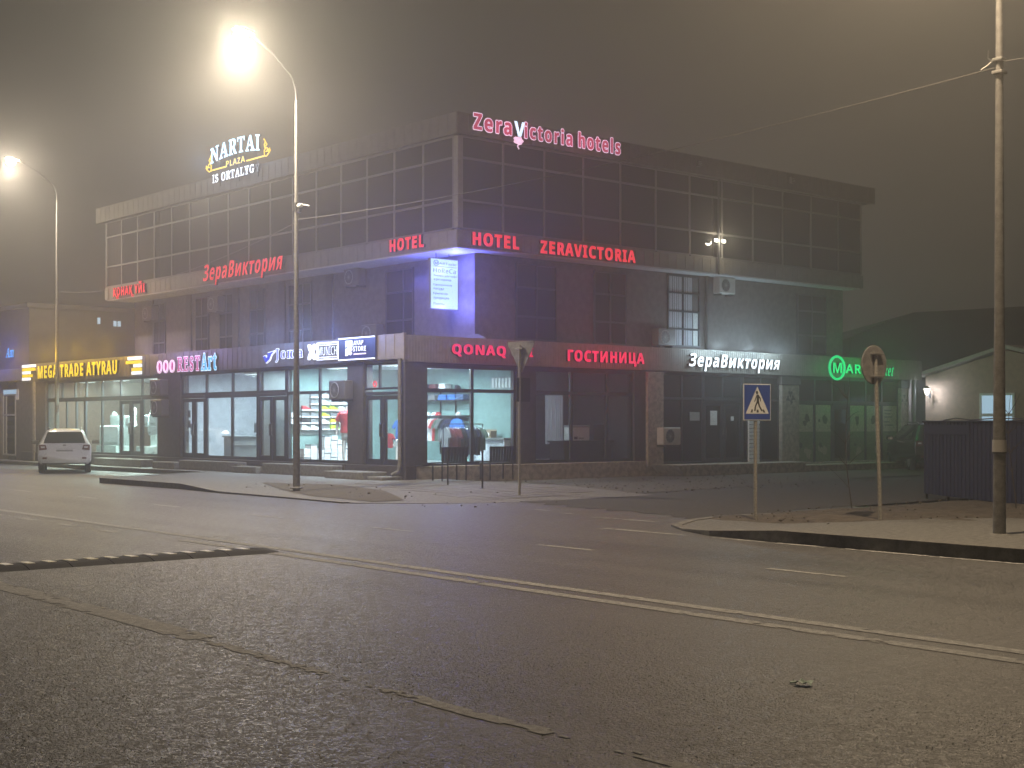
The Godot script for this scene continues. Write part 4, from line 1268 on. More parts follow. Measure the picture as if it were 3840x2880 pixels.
	bx(s, "board", 0.0, 1.8, 0.0, 0.64, 0.0, 0.04, M.board_blue, 0.006)
	bx(s, "light_strip", 0.02, 1.78, 0.6, 0.635, 0.04, 0.065, M.led_white, 0.0)
	bx(s, "light_strip", 0.02, 1.78, 0.005, 0.04, 0.04, 0.065, M.led_white, 0.0)
	mi(s, "logo", prism(PackedVector2Array([Vector2(0.38, 0.36), Vector2(0.43, 0.5), Vector2(0.47, 0.36), Vector2(0.52, 0.36), Vector2(0.7, 0.36), Vector2(0.7, 0.55), Vector2(0.37, 0.55)]), 0.02), M.led_white, Vector3(0, 0, 0.04))
	mi(s, "logo", prism(PackedVector2Array([Vector2(0.37, 0.13), Vector2(0.48, 0.13), Vector2(0.52, 0.2), Vector2(0.6, 0.14), Vector2(0.68, 0.18), Vector2(0.66, 0.24), Vector2(0.56, 0.26), Vector2(0.7, 0.28), Vector2(0.68, 0.34), Vector2(0.54, 0.35), Vector2(0.38, 0.33)]), 0.02), M.led_white, Vector3(0, 0, 0.04))
	letters(s, "letter", "AYAP", "Droid Sans", 0.5, 0.13, 0.02, M.led_white, {x = 0.76, y = 0.41, z = 0.04, shear = 0.25})
	letters(s, "letter", "STORE", "Droid Sans", 0.62, 0.14, 0.02, M.led_white, {x = 0.76, y = 0.24, z = 0.04})
	bx(s, "rule", 0.77, 1.36, 0.15, 0.185, 0.04, 0.055, M.led_pale, 0.0)
	lamps_along(s, 1.8, 0.75, Color(0.5, 0.6, 1.0), 2.4 * SE, 1)
	s = thing("appliance_shop_sign", "long yellow glowing letters MEGA TRADE ATYRAU between striped bars", "sign", Vector3(-26.08, 3.38, -0.018))
	letters(s, "letter", "MEGA TRADE ATYRAU", "Droid Sans", 7.17, 0.5, 0.08, M.led_yellow, {x = 1.66, y = 0.04, emb = 0.7})
	var yb := [0.52, 0.38, 0.255, 0.125, 0.0]
	for k in 5:
		var mm: Material = M.led_white if k % 2 == 0 else M.led_yellow
		bx(s, "bar", 0.0, [1.3, 1.25, 0.75, 0.95, 0.75][k], yb[k], yb[k] + 0.105, 0.0, 0.06, mm, 0.0)
		bx(s, "bar", [9.65, 9.5, 10.1, 9.95, 9.95][k], 10.66, yb[k] - 0.02, yb[k] + 0.085, 0.0, 0.06, mm, 0.0)
	lamps_along(s, 10.6, 0.9, Color(1.0, 0.8, 0.1), 7.0 * SE, 4, 0.6)
	s = thing("small_blue_sign", "small blue cursive neon sign at the left edge", "sign", Vector3(-28.75, 4.42, -0.36))
	letters(s, "letter", "Am", "Droid Serif", 0.95, 0.4, 0.05, M.led_cyan, {shear = 0.25})
	lamps_along(s, 0.9, 0.2, Color(0.15, 0.35, 1.0), 3.5 * SE, 1)
	# hanging light box that lights the recess blue
	s = thing("hanging_light_box", "white light box with price list lettering hanging under the overhang", "sign", Vector3(-1.34, 4.87, -1.9), turn)
	bx(s, "casing", 0.0, 1.0, 0.0, 1.44, -0.12, 0.0, M.alu, 0.008)
	bx(s, "lit_face_light", 0.02, 0.98, 0.02, 1.42, 0.0, 0.012, M.led_box, 0.0)
	var og := []
	for k in 21:
		og.append(Vector3(0.2 + cos(TAU * k / 20.0) * 0.09, 1.3 + sin(TAU * k / 20.0) * 0.075, 0.014))
	mi(s, "ring", tube(og, [0.008], 5, false), M.print_cyan)
	for q in [["M", 0.15, 1.26, 0.1, 0.075], ["ART", 0.31, 1.27, 0.3, 0.06], ["market", 0.64, 1.26, 0.28, 0.07], ["HoReCa", 0.1, 1.03, 0.8, 0.13], ["Товары для кафе", 0.1, 0.91, 0.84, 0.07], ["и ресторанов", 0.12, 0.79, 0.62, 0.07], ["Одноразовая", 0.1, 0.65, 0.66, 0.07], ["посуда", 0.11, 0.53, 0.36, 0.07], ["Бумажная", 0.1, 0.4, 0.5, 0.075], ["продукция", 0.11, 0.27, 0.54, 0.07], ["Пакеты", 0.11, 0.12, 0.38, 0.07]]:
		letters(s, "printed_letter", q[0], "Droid Sans", q[3], q[4], 0.006, M.print_cyan, {x = q[1], y = q[2], z = 0.012, weight = 400, step = 6.0})
	bx(s, "printed_rule", 0.08, 0.94, 1.2, 1.212, 0.012, 0.017, M.print_cyan, 0.0)
	mi(s, "hanger", tube([Vector3(0.25, 1.44, -0.06), Vector3(0.25, 1.62, -0.06)], [0.012], 6), M.dark_metal)
	mi(s, "hanger", tube([Vector3(0.75, 1.44, -0.06), Vector3(0.7, 1.62, -0.06)], [0.012], 6), M.dark_metal)
	for q in [0.1, 1.15]:
		sign_lamp(s, Vector3(0.6, q, 0.4), Color(0.4, 0.43, 1.0), 4.6 * SE)
	sign_lamp(s, Vector3(0.3, 0.8, -0.6), Color(0.4, 0.43, 1.0), 3.4 * SE)

# ---------------------------------------------------------------- street furniture
func street_lamp(label: String, at: Vector3, top: float, arm: float, c_lamp: Color, share := 1.0, bare := 1.0) -> void:
	var o := thing("street_lamp", label, "street lamp", at, 0.0, "street lamps along the main road")
	mi(o, "pole", tube([Vector3(0, -0.05, 0), Vector3(0, 1.6, 0), Vector3(0, 3.0, 0), Vector3(0, top - 0.35, 0)], [0.085, 0.08, 0.066, 0.036], 14), M.galv)
	mi(o, "arm", tube([Vector3(0, top - 0.36, 0), Vector3(0, top - 0.1, 0.015), Vector3(0, top + 0.2, 0.14), Vector3(0, top + 0.65, arm * 0.45), Vector3(0, top + 0.98, arm * 0.86)], [0.03, 0.026, 0.02, 0.017, 0.016], 10), M.dark_metal)
	mi(o, "base_collar", lathe([Vector2(0.15, 0.0), Vector2(0.15, 0.03), Vector2(0.09, 0.05)], 16), M.galv)
	var hd := Node3D.new()
	hd.name = "lamp_head"
	o.add_child(hd)
	hd.position = Vector3(0, top + 1.02, arm)
	hd.rotation.x = -0.12
	var st := begin()
	# tapered housing
	var a := [Vector2(-0.08, 0.0), Vector2(0.08, 0.0), Vector2(0.06, 0.08), Vector2(-0.06, 0.08)]
	var b := [Vector2(-0.13, 0.0), Vector2(0.13, 0.0), Vector2(0.09, 0.1), Vector2(-0.09, 0.1)]
	var c := [Vector2(-0.1, 0.0), Vector2(0.1, 0.0), Vector2(0.06, 0.06), Vector2(-0.06, 0.06)]
	var secs := [[-0.3, a], [0.0, b], [0.22, c]]
	for i in 2:
		for k in 4:
			var j := (k + 1) % 4
			quad(st, Vector3(secs[i][1][k].x, secs[i][1][k].y, secs[i][0]), Vector3(secs[i][1][j].x, secs[i][1][j].y, secs[i][0]), Vector3(secs[i + 1][1][j].x, secs[i + 1][1][j].y, secs[i + 1][0]), Vector3(secs[i + 1][1][k].x, secs[i + 1][1][k].y, secs[i + 1][0]))
	for q in [secs[0], secs[2]]:
		quad(st, Vector3(q[1][0].x, q[1][0].y, q[0]), Vector3(q[1][1].x, q[1][1].y, q[0]), Vector3(q[1][2].x, q[1][2].y, q[0]), Vector3(q[1][3].x, q[1][3].y, q[0]), Vector3(0, 0, signf(q[0])))
	mi(hd, "housing", st.commit(), M.steel)
	var bowl := SphereMesh.new()
	bowl.radius = 0.17
	bowl.height = 0.3
	bowl.radial_segments = 16
	bowl.rings = 8
	mi(hd, "lamp_bowl", bowl, M.lamp_glass, Vector3(0, -0.12, 0.02))
	var l := OmniLight3D.new()
	l.name = "lamp_light"
	l.light_color = c_lamp
	l.light_energy = LAMP * bare
	l.light_size = 0.12
	l.omni_range = 120.0
	l.omni_attenuation = 2.0
	l.shadow_enabled = true
	hd.add_child(l)
	l.position = Vector3(0, -0.2, 0.02)
	var d := SpotLight3D.new()
	d.name = "lamp_beam"
	d.light_color = c_lamp
	d.light_energy = LAMP_DOWN * share
	d.light_size = 0.12
	d.spot_range = 120.0
	d.spot_attenuation = 2.0
	d.spot_angle = 79.0
	d.spot_angle_attenuation = 0.9
	d.shadow_enabled = true
	hd.add_child(d)
	d.position = Vector3(0, -0.3, 0.02)
	d.rotation.x = -PI / 2 + 0.12

func cable(label: String, a: Vector3, b: Vector3, sag: float, r: float) -> void:
	var p := []
	for i in 33:
		var t := i / 32.0
		p.append(a.lerp(b, t) - Vector3(0, sag * 4.0 * t * (1.0 - t), 0))
	tag(mi(self, "overhead_cable", tube(p, [r], 6), M.wire), label, "cable")

func disc_plate(r: float, thick: float) -> ArrayMesh:
	return lathe([Vector2(0.001, 0.0), Vector2(r - 0.012, 0.0), Vector2(r, 0.006), Vector2(r, thick), Vector2(r - 0.012, thick), Vector2(0.001, thick)], 40)

func make_street_furniture() -> void:
	street_lamp("tall street lamp standing before the outlined blue shop sign", Vector3(1.83, 0.1, 4.47), 9.47, 1.45, Color(1.0, 0.935, 0.83), 1.0, 1.35)
	street_lamp("farther street lamp behind the white car at left", Vector3(-21.97, 0.13, 0.3), 10.4, 1.75, Color(1.0, 0.94, 0.84), 0.75, 1.1)
	street_lamp("close thick lamp pole at the right edge", Vector3(20.25, 0.12, 5.1), 9.45, 1.45, Color(1.0, 0.89, 0.74), 0.5, 1.45)
	cable("long thin cable from the near lamp pole past the glazed corner", Vector3(20.25, 6.36, 5.1), Vector3(1.83, 6.42, 4.47), 0.22, 0.0065)
	cable("thin cable between the two left lamp poles", Vector3(1.83, 6.36, 4.47), Vector3(-21.97, 6.7, 0.3), 0.55, 0.008)
	cable("thin cable running off right from the near pole", Vector3(20.25, 6.42, 5.1), Vector3(40.0, 6.4, 6.0), 0.3, 0.006)
	# fittings on the poles
	var f := thing("pole_camera", "small pale camera arm on the near street lamp", "camera", Vector3(1.83, 6.72, 4.47))
	bx(f, "clamp", -0.06, 0.06, -0.1, 0.1, -0.07, 0.06, M.dark_metal, 0.006)
	mi(f, "arm", tube([Vector3(0.05, 0.02, 0), Vector3(0.22, 0.03, -0.08), Vector3(0.34, 0.0, -0.14)], [0.016], 6), M.white_plastic)
	bx(f, "housing", 0.05, 0.2, -0.02, 0.06, -0.06, 0.03, M.white_plastic, 0.015)
	bx(f, "lens_box", 0.06, 0.14, -0.14, -0.03, -0.06, 0.02, M.dark_metal, 0.008)
	f = thing("cable_bracket", "bare cable bracket clamped on the thick right pole", "bracket", Vector3(20.25, 6.38, 5.1))
	bx(f, "clamp", -0.075, 0.075, -0.12, -0.08, -0.075, 0.075, M.steel, 0.006)
	bx(f, "clamp", -0.07, 0.07, 0.05, 0.09, -0.07, 0.07, M.steel, 0.006)
	mi(f, "hook", tube([Vector3(-0.08, 0.05, 0.05), Vector3(-0.13, 0.0, 0.08), Vector3(-0.2, -0.05, 0.12)], [0.012], 6), M.steel)
	mi(f, "hook", tube([Vector3(-0.07, 0.05, 0.05), Vector3(-0.12, 0.1, 0.08), Vector3(-0.1, 0.2, 0.1)], [0.01], 6), M.steel)
	f = thing("paper_notice", "torn paper notice wrapped on the thick right pole", "notice", Vector3(20.25, 1.25, 5.1))
	mi(f, "sheet", tube([Vector3(0, 0, 0), Vector3(0, 0.16, 0)], [0.094, 0.093], 14, false), M.ac_pale)
	mi(f, "tape", tube([Vector3(0, -0.02, 0), Vector3(0, 0.0, 0)], [0.0955, 0.0955], 14, false), M.dark_metal)
	# pedestrian crossing sign
	var s := thing("crossing_sign", "blue pedestrian crossing sign on a pale post", "traffic sign", Vector3(15.21, 0.05, 4.0))
	mi(s, "post", tube([Vector3(0, -0.05, 0), Vector3(0, 2.2, 0)], [0.03, 0.03], 12), M.post)
	var pl := Node3D.new()
	pl.name = "sign_plate"
	s.add_child(pl)
	pl.position = Vector3(0.0, 1.93, 0.0)
	pl.rotation.y = PI / 2 - deg_to_rad(8.0)
	bx(pl, "white_border", -0.3, 0.3, -0.3, 0.3, 0.035, 0.045, M.sign_white, 0.003)
	bx(pl, "blue_field", -0.285, 0.285, -0.285, 0.285, 0.045, 0.048, M.sign_blue, 0.0)
	bx(pl, "rim", -0.302, 0.302, -0.302, -0.295, 0.02, 0.035, M.steel, 0.0)
	mi(pl, "white_triangle", prism(PackedVector2Array([Vector2(-0.255, -0.19), Vector2(0.255, -0.19), Vector2(0.0, 0.255)]), 0.002), M.sign_white, Vector3(0, 0, 0.0485))
	var fig := begin()
	var head := PackedVector2Array()
	for k in 14:
		head.append(Vector2(-0.012 + cos(TAU * k / 14.0) * 0.026, 0.158 + sin(TAU * k / 14.0) * 0.028))
	add_prism(fig, head, 0.002)
	for q in [[Vector2(-0.02, 0.125), Vector2(0.03, 0.12), Vector2(0.035, 0.0), Vector2(-0.02, 0.0)], [Vector2(0.025, 0.12), Vector2(0.075, 0.06), Vector2(0.075, 0.01), Vector2(0.06, 0.01), Vector2(0.055, 0.05), Vector2(0.02, 0.085)], [Vector2(-0.018, 0.12), Vector2(-0.02, 0.085), Vector2(-0.055, 0.0), Vector2(-0.07, 0.01), Vector2(-0.04, 0.08)], [Vector2(-0.02, 0.005), Vector2(0.02, 0.005), Vector2(-0.03, -0.07), Vector2(-0.045, -0.145), Vector2(-0.075, -0.145), Vector2(-0.055, -0.06)], [Vector2(0.0, 0.005), Vector2(0.036, 0.005), Vector2(0.055, -0.06), Vector2(0.115, -0.145), Vector2(0.085, -0.15), Vector2(0.025, -0.065)], [Vector2(-0.15, -0.17), Vector2(-0.11, -0.17), Vector2(-0.1, -0.12), Vector2(-0.13, -0.12)], [Vector2(-0.02, -0.17), Vector2(0.025, -0.17), Vector2(0.02, -0.125), Vector2(-0.015, -0.125)], [Vector2(0.13, -0.17), Vector2(0.175, -0.17), Vector2(0.14, -0.12), Vector2(0.11, -0.12)]]:
		add_prism(fig, PackedVector2Array(q), 0.002)
	mi(pl, "walking_figure", fig.commit(), M.sign_black, Vector3(0, 0, 0.0508))
	# round sign from behind
	s = thing("round_sign", "round traffic sign seen from behind on a leaning post", "traffic sign", Vector3(17.21, 0.05, 3.38))
	s.rotation.z = 0.006
	mi(s, "post", tube([Vector3(0, -0.05, 0), Vector3(-0.06, 2.65, 0.03)], [0.032, 0.03], 12), M.post)
	mi(s, "plate", disc_plate(0.31, 0.02), M.galv, Vector3(-0.075, 2.5, 0.03), Vector3(0, deg_to_rad(-3.0), PI / 2 + 0.0))
	bx(s, "clamp", -0.08, 0.0, 2.66, 2.69, -0.12, 0.14, M.steel, 0.004)
	bx(s, "clamp", -0.08, 0.0, 2.3, 2.33, -0.12, 0.14, M.steel, 0.004)
	# give way sign from behind
	s = thing("give_way_sign", "inverted triangle traffic sign seen from behind before the shop", "traffic sign", Vector3(6.81, 0.06, 1.85))
	mi(s, "post", tube([Vector3(0, -0.05, 0), Vector3(0, 3.3, 0)], [0.032, 0.03], 12), M.post)
	var tp := PackedVector2Array([Vector2(-0.38, 0.33), Vector2(0.38, 0.33), Vector2(0.41, 0.29), Vector2(0.03, -0.35), Vector2(-0.03, -0.35), Vector2(-0.41, 0.29)])
	mi(s, "plate", prism(tp, 0.015), M.galv, Vector3(0, 3.05, -0.055), Vector3(0, deg_to_rad(6.0), 0))
	mi(s, "plate_rim", tube([Vector3(-0.39, 3.37, -0.06), Vector3(0.39, 3.37, -0.06)], [0.014], 6), M.galv)
	bx(s, "clamp", -0.12, 0.12, 3.2, 3.24, -0.045, 0.04, M.steel, 0.004)
	bx(s, "side_plate", -0.012, 0.012, 2.05, 2.58, -0.3, 0.1, M.dark_metal, 0.003)
	# two short posts and two slatted benches by the corner window
	for q in [[3.16, 1.0, "thin dark post on the slabs nearer the corner"], [5.05, 1.46, "thin dark post on the slabs nearer the give way sign"]]:
		s = thing("thin_post", q[2], "post", Vector3(q[0], 0.12, q[1]), 0.0, "thin dark posts before the corner window")
		mi(s, "shaft", tube([Vector3(0, -0.03, 0), Vector3(0, 0.86, 0)], [0.022], 10), M.dark_metal)
		mi(s, "foot", lathe([Vector2(0.07, 0.0), Vector2(0.07, 0.015), Vector2(0.022, 0.02)], 12), M.dark_metal)
		mi(s, "cap", lathe([Vector2(0.03, 0.84), Vector2(0.03, 0.875), Vector2(0.001, 0.885)], 10), M.dark_metal)
	for q in [[-0.68, "dark slatted bench under the clothes side of the shop window"], [-2.3, "dark slatted bench beside the bare end of the shop window"]]:
		s = thing("bench", q[1], "bench", Vector3(1.05, 0.12, q[0]), PI / 2, "benches before the corner window")
		for k in 5:
			bx(s, "seat_slat", -0.42, 0.42, 0.44, 0.465, -0.2 + k * 0.085, -0.125 + k * 0.085, M.dark_metal, 0.006)
		for k in 9:
			mi(s, "back_slat", cbox(Vector3(0.082, 0.4, 0.02), 0.005), M.dark_metal, Vector3(-0.38 + k * 0.095, 0.68, 0.26), Vector3(0.1, 0, 0))
		bx(s, "back_rail", -0.44, 0.44, 0.86, 0.9, 0.255, 0.29, M.dark_metal, 0.008)
		for m in [-0.4, 0.4]:
			bx(s, "leg", m - 0.02, m + 0.02, 0.0, 0.44, -0.18, -0.14, M.dark_metal, 0.005)
			bx(s, "leg", m - 0.02, m + 0.02, 0.0, 0.88, 0.23, 0.255, M.dark_metal, 0.005)
	# speed bump of rubber modules with pale reflectors
	var sb := thing("speed_bump", "black rubber speed bump with pale reflector squares across the lane", "speed bump", Vector3(14.55, 0.0, 13.05))
	for k in 7:
		var pf := PackedVector2Array([Vector2(-0.32, 0.0), Vector2(0.32, 0.0), Vector2(0.2, 0.035), Vector2(0.1, 0.05), Vector2(-0.1, 0.05), Vector2(-0.2, 0.035)])
		var md := mi(sb, "module", prism(pf, 0.49), M.rubber, Vector3(0, 0, k * 0.5))
		for j in 2:
			bx(md, "reflector", -0.11, 0.11, 0.046, 0.056, 0.1 + j * 0.25, 0.2 + j * 0.25, M.reflector, 0.003)
	mi(sb, "end_piece", lathe([Vector2(0.33, 0.0), Vector2(0.2, 0.035), Vector2(0.1, 0.05), Vector2(0.001, 0.05)], 24), M.rubber)
	# air conditioner units
	for q in [["air conditioner unit low on the stained pale pier", Vector3(0.0, 1.24, -10.03), PI / 2], ["air conditioner unit high beside the curtained stair window", Vector3(-0.65, 6.18, -13.4), PI / 2], ["air conditioner unit just above the side canopy", Vector3(-0.65, 4.36, -10.5), PI / 2], ["air conditioner unit under the overhang above the shoe shop", Vector3(-6.3, 6.2, -2.93), 0.0], ["air conditioner unit standing behind the store board", Vector3(-5.35, 4.4, -2.93), 0.0], ["dark air conditioner box beside the corner shop door", Vector3(-2.8, 2.57, -0.08), 0.0], ["upper air conditioner box left of the printing office", Vector3(-13.85, 2.86, -0.08), 0.0], ["lower air conditioner box left of the printing office", Vector3(-13.8, 2.18, -0.08), 0.0], ["air conditioner unit high at the left end of the hotel", Vector3(-20.3, 5.9, -2.93), 0.0], ["air conditioner unit high under the large red name", Vector3(-15.1, 5.93, -2.93), 0.0]]:
		ac_unit(q[0], q[1], q[2], M.ac_pale if "pier" in q[0] or "stair" in q[0] else M.ac_grey)
	# twin floodlight on a thin mast fixed to the band
	s = thing("twin_floodlight", "pair of small white floodlights on a thin mast at the band", "floodlight", Vector3(0.1, 6.45, -12.5))
	mi(s, "mast", tube([Vector3(0, 0, 0), Vector3(0, 3.05, 0)], [0.035], 8), M.dark_metal)
	mi(s, "crossbar", tube([Vector3(0, 1.1, 0.22), Vector3(0, 1.1, -0.22)], [0.015], 6), M.dark_metal)
	for m in [-0.18, 0.2]:
		bx(s, "housing", -0.02, 0.06, 1.02, 1.14, m - 0.09, m + 0.09, M.dark_metal, 0.008)
		bx(s, "lamp_face", 0.06, 0.07, 1.035, 1.125, m - 0.075, m + 0.075, M.flood, 0.0)
	var l := OmniLight3D.new()
	l.name = "flood_light"
	l.light_color = Color(1.0, 0.95, 0.82)
	l.light_energy = 1.6
	l.light_size = 0.1
	l.shadow_enabled = true
	s.add_child(l)
	l.position = Vector3(0.18, 1.08, 0.0)
	for q in [[-11.47, "left"], [-16.2, "right"]]:
		var v := thing("parapet_vent", "small dark square box on the parapet, %s of the two" % q[1], "vent", Vector3(0.12, 9.9, q[0]), PI / 2, "dark boxes on the parapet")
		bx(v, "casing", -0.09, 0.09, -0.1, 0.1, 0.0, 0.1, M.dark_metal, 0.006)
		for k in 3:
			bx(v, "slat", -0.08, 0.08, -0.06 + k * 0.05, -0.045 + k * 0.05, 0.1, 0.106, M.grey_plastic, 0.0)
	# wall lantern on the beige house
	s = thing("wall_lantern", "bright white wall lantern at the corner of the beige house", "lantern", Vector3(0.25, 2.85, -24.35))
	bx(s, "wall_plate", -0.04, 0.04, -0.25, -0.05, -0.01, 0.03, M.dark_metal, 0.004)
	mi(s, "bracket", tube([Vector3(0, -0.15, 0.02), Vector3(0, -0.22, 0.12), Vector3(0, -0.14, 0.2)], [0.012], 6), M.dark_metal)
	mi(s, "lantern_glass", lathe([Vector2(0.06, -0.12), Vector2(0.12, 0.1), Vector2(0.001, 0.1)], 12), M.flood, Vector3(0, 0.0, 0.2))
	mi(s, "cap", lathe([Vector2(0.14, 0.1), Vector2(0.03, 0.2), Vector2(0.001, 0.22)], 12), M.dark_metal, Vector3(0, 0, 0.2))
	var wl := OmniLight3D.new()
	wl.name = "lantern_light"
	wl.light_color = Color(0.88, 0.93, 1.0)
	wl.light_energy = 2.0
	wl.light_size = 0.1
	wl.shadow_enabled = true
	s.add_child(wl)
	wl.position = Vector3(0, 0.0, 0.22)

# ---------------------------------------------------------------- vehicles
func car_body(sc: Vector3) -> ArrayMesh:
	var secs := [[0.07, 0.36, 0.57, 0.6, 0.66, 0.79, 0.7], [0.03, 0.31, 0.6, 0.63, 0.7, 0.835, 0.76], [0.0, 0.3, 0.9, 0.95, 0.74, 0.845, 0.74], [-0.07, 0.3, 0.93, 1.0, 0.75, 0.85, 0.69], [-0.44, 0.3, 0.93, 1.37, 0.76, 0.855, 0.57], [-0.62, 0.3, 0.93, 1.44, 0.76, 0.855, 0.56], [-1.0, 0.28, 0.93, 1.465, 0.76, 0.855, 0.57], [-1.6, 0.28, 0.92, 1.47, 0.76, 0.855, 0.58], [-2.3, 0.28, 0.91, 1.44, 0.76, 0.855, 0.57], [-3.05, 0.28, 0.9, 1.02, 0.76, 0.85, 0.62], [-3.2, 0.28, 0.88, 0.93, 0.76, 0.84, 0.7], [-4.0, 0.29, 0.74, 0.78, 0.74, 0.8, 0.62], [-4.25, 0.34, 0.55, 0.6, 0.65, 0.72, 0.5]]
	var st := begin()
	st.set_smooth_group(1)
	var rings := []
	for s in secs:
		var half := [Vector2(s[4], s[1]), Vector2(s[5] * 0.985, s[1] + 0.1), Vector2(s[5], lerpf(s[1], s[2], 0.6)), Vector2(s[5] * 0.985, s[2] - 0.03), Vector2(s[5] * 0.95, s[2] + 0.01), Vector2(lerpf(s[5] * 0.95, s[6], 0.9), lerpf(s[2], s[3], 0.86)), Vector2(s[6] * 0.86, s[3] - 0.012), Vector2(s[6] * 0.4, s[3])]
		var ring := []
		for p in half:
			ring.append(Vector3(p.x, p.y, s[0]) * sc)
		half.reverse()
		for p in half:
			ring.append(Vector3(-p.x, p.y, s[0]) * sc)
		rings.append(ring)
	for i in rings.size() - 1:
		for k in 16:
			var j := (k + 1) % 16
			var a: Vector3 = rings[i][k]
			var b: Vector3 = rings[i][j]
			var c: Vector3 = rings[i + 1][j]
			var d: Vector3 = rings[i + 1][k]
			for v in [a, c, b, a, d, c]:
				st.add_vertex(v)
	for e in [0, rings.size() - 1]:
		for k in range(1, 15):
			var t := [rings[e][0], rings[e][k], rings[e][k + 1]]
			if e != 0:
				t = [rings[e][0], rings[e][k + 1], rings[e][k]]
			for v in t:
				st.add_vertex(v)
	st.generate_normals()
	return st.commit()

func car(label: String, at: Vector3, turn: float, paint: Material, sc: Vector3) -> Node3D:
	var o := thing("parked_car", label, "car", at, turn)
	mi(o, "body", car_body(sc), paint)
	var st := begin()
	quad(st, Vector3(-0.66, 0.99, -0.045) * sc, Vector3(0.66, 0.99, -0.045) * sc, Vector3(0.54, 1.36, -0.405) * sc, Vector3(-0.54, 1.36, -0.405) * sc)
	mi(o, "rear_window", st.commit(), M.car_glass)
	for m in [-1.0, 1.0]:
		var sw := begin()
		quad(sw, Vector3(m * 0.815, 0.98, -0.6) * sc, Vector3(m * 0.815, 0.98, -2.75) * sc, Vector3(m * 0.622, 1.36, -2.3) * sc, Vector3(m * 0.622, 1.38, -0.8) * sc)
		mi(o, "side_window", sw.commit(), M.car_glass)
	var ws := begin()
	quad(ws, Vector3(-0.62, 1.06, -3.0) * sc, Vector3(0.62, 1.06, -3.0) * sc, Vector3(0.54, 1.42, -2.33) * sc, Vector3(-0.54, 1.42, -2.33) * sc)
	mi(o, "windscreen", ws.commit(), M.car_glass)
	for m in [-1.0, 1.0]:
		var tl := mi(o, "tail_light", prism(PackedVector2Array([Vector2(-0.14, -0.06), Vector2(0.1, -0.09), Vector2(0.11, 0.1), Vector2(-0.1, 0.09)]), 0.05), M.tail, Vector3(m * 0.69, 0.84, -0.025) * sc)
		if m < 0:
			tl.scale = Vector3(-1, 1, 1)
		bx(tl, "reversing_lamp", -0.07, 0.05, -0.01, 0.045, 0.05, 0.056, M.lamp_clear, 0.004)
		bx(o, "bumper_reflector", m * 0.62 - 0.07, m * 0.62 + 0.07, 0.47, 0.53, 0.075, 0.09, M.tail, 0.004)
		var mr := mi(o, "door_mirror", cbox(Vector3(0.24, 0.14, 0.14), 0.045), M.dark_metal, Vector3(m * 1.0, 1.0, -2.5) * sc)
		bx(mr, "mirror_glass", -0.09, 0.09, -0.05, 0.05, 0.068, 0.073, M.chrome, 0.0)
		mi(o, "roof_rail", tube([Vector3(m * 0.5, 1.44, -0.7) * sc, Vector3(m * 0.52, 1.5, -0.85) * sc, Vector3(m * 0.52, 1.5, -2.0) * sc, Vector3(m * 0.5, 1.44, -2.15) * sc], [0.018], 6), M.dark_metal)
		for z in [-0.78, -3.4]:
			var w := mi(o, "wheel", lathe([Vector2(0.2, -0.1), Vector2(0.29, -0.1), Vector2(0.315, -0.07), Vector2(0.315, 0.07), Vector2(0.29, 0.1), Vector2(0.2, 0.1)], 24), M.rubber, Vector3(m * 0.735 * sc.x, 0.315, z * sc.z), Vector3(0, 0, PI / 2))
			mi(w, "rim", lathe([Vector2(0.001, -0.085), Vector2(0.2, -0.085), Vector2(0.205, 0.085), Vector2(0.001, 0.085)], 20), M.steel)
		bx(o, "headlight", m * 0.6 - 0.14, m * 0.6 + 0.14, 0.6, 0.72, -4.2 * sc.z, -4.0 * sc.z, M.lamp_clear, 0.03)
	bx(o, "plate_recess", -0.34, 0.34, 0.79 * sc.y, 0.83 * sc.y, -0.01, 0.012, M.dark_metal, 0.004)
	bx(o, "number_plate", -0.26, 0.26, 0.665 * sc.y, 0.775 * sc.y, 0.0, 0.022, M.grey_plastic if paint == M.car_white else M.sign_white, 0.004)
	bx(o, "badge", -0.05, 0.05, 0.9 * sc.y, 0.94 * sc.y, 0.0, 0.012, M.chrome, 0.01)
	bx(o, "lower_bumper", -0.7 * sc.x, 0.7 * sc.x, 0.3 * sc.y, 0.39 * sc.y, -0.2, 0.055, M.dark_metal, 0.03)
	bx(o, "tailgate_seam", -0.66 * sc.x, 0.66 * sc.x, 0.61 * sc.y, 0.618 * sc.y, 0.0, 0.034, M.dark_metal, 0.0)
	return o

func make_vehicles() -> void:
	car("white hatchback parked in the lay-by, seen from behind", Vector3(-14.55, 0.0, 3.15), atan2(0.95, 0.42), M.car_white, Vector3.ONE)
	car("black car half hidden behind the blue fence", Vector3(3.2, 0.0, -20.4), atan2(0.75, 0.66), M.car_black, Vector3(1.05, 1.12, 1.05))

# ---------------------------------------------------------------- goods in the shops
func shoe(label: String, at: Vector3, upper: Material) -> void:
	if not cache.has("shoe"):
		cache["shoe"] = [prism(PackedVector2Array([Vector2(-0.15, 0.0), Vector2(0.14, 0.0), Vector2(0.17, 0.03), Vector2(0.15, 0.04), Vector2(-0.155, 0.04)]), 0.1), prism(PackedVector2Array([Vector2(-0.15, 0.04), Vector2(0.155, 0.04), Vector2(0.14, 0.075), Vector2(0.06, 0.095), Vector2(-0.02, 0.15), Vector2(-0.08, 0.135), Vector2(-0.14, 0.155)]), 0.085), cbox(Vector3(0.08, 0.01, 0.12), 0.002)]
	var o := thing("sneaker", label, "shoe", at, PI / 2, "sneakers on the shoe wall")
	mi(o, "sole", cache["shoe"][0], M.dye_white, Vector3(0, 0.006, -0.05))
	mi(o, "upper", cache["shoe"][1], upper, Vector3(0, 0.006, -0.0425))
	mi(o, "perch", cache["shoe"][2], M.alu)

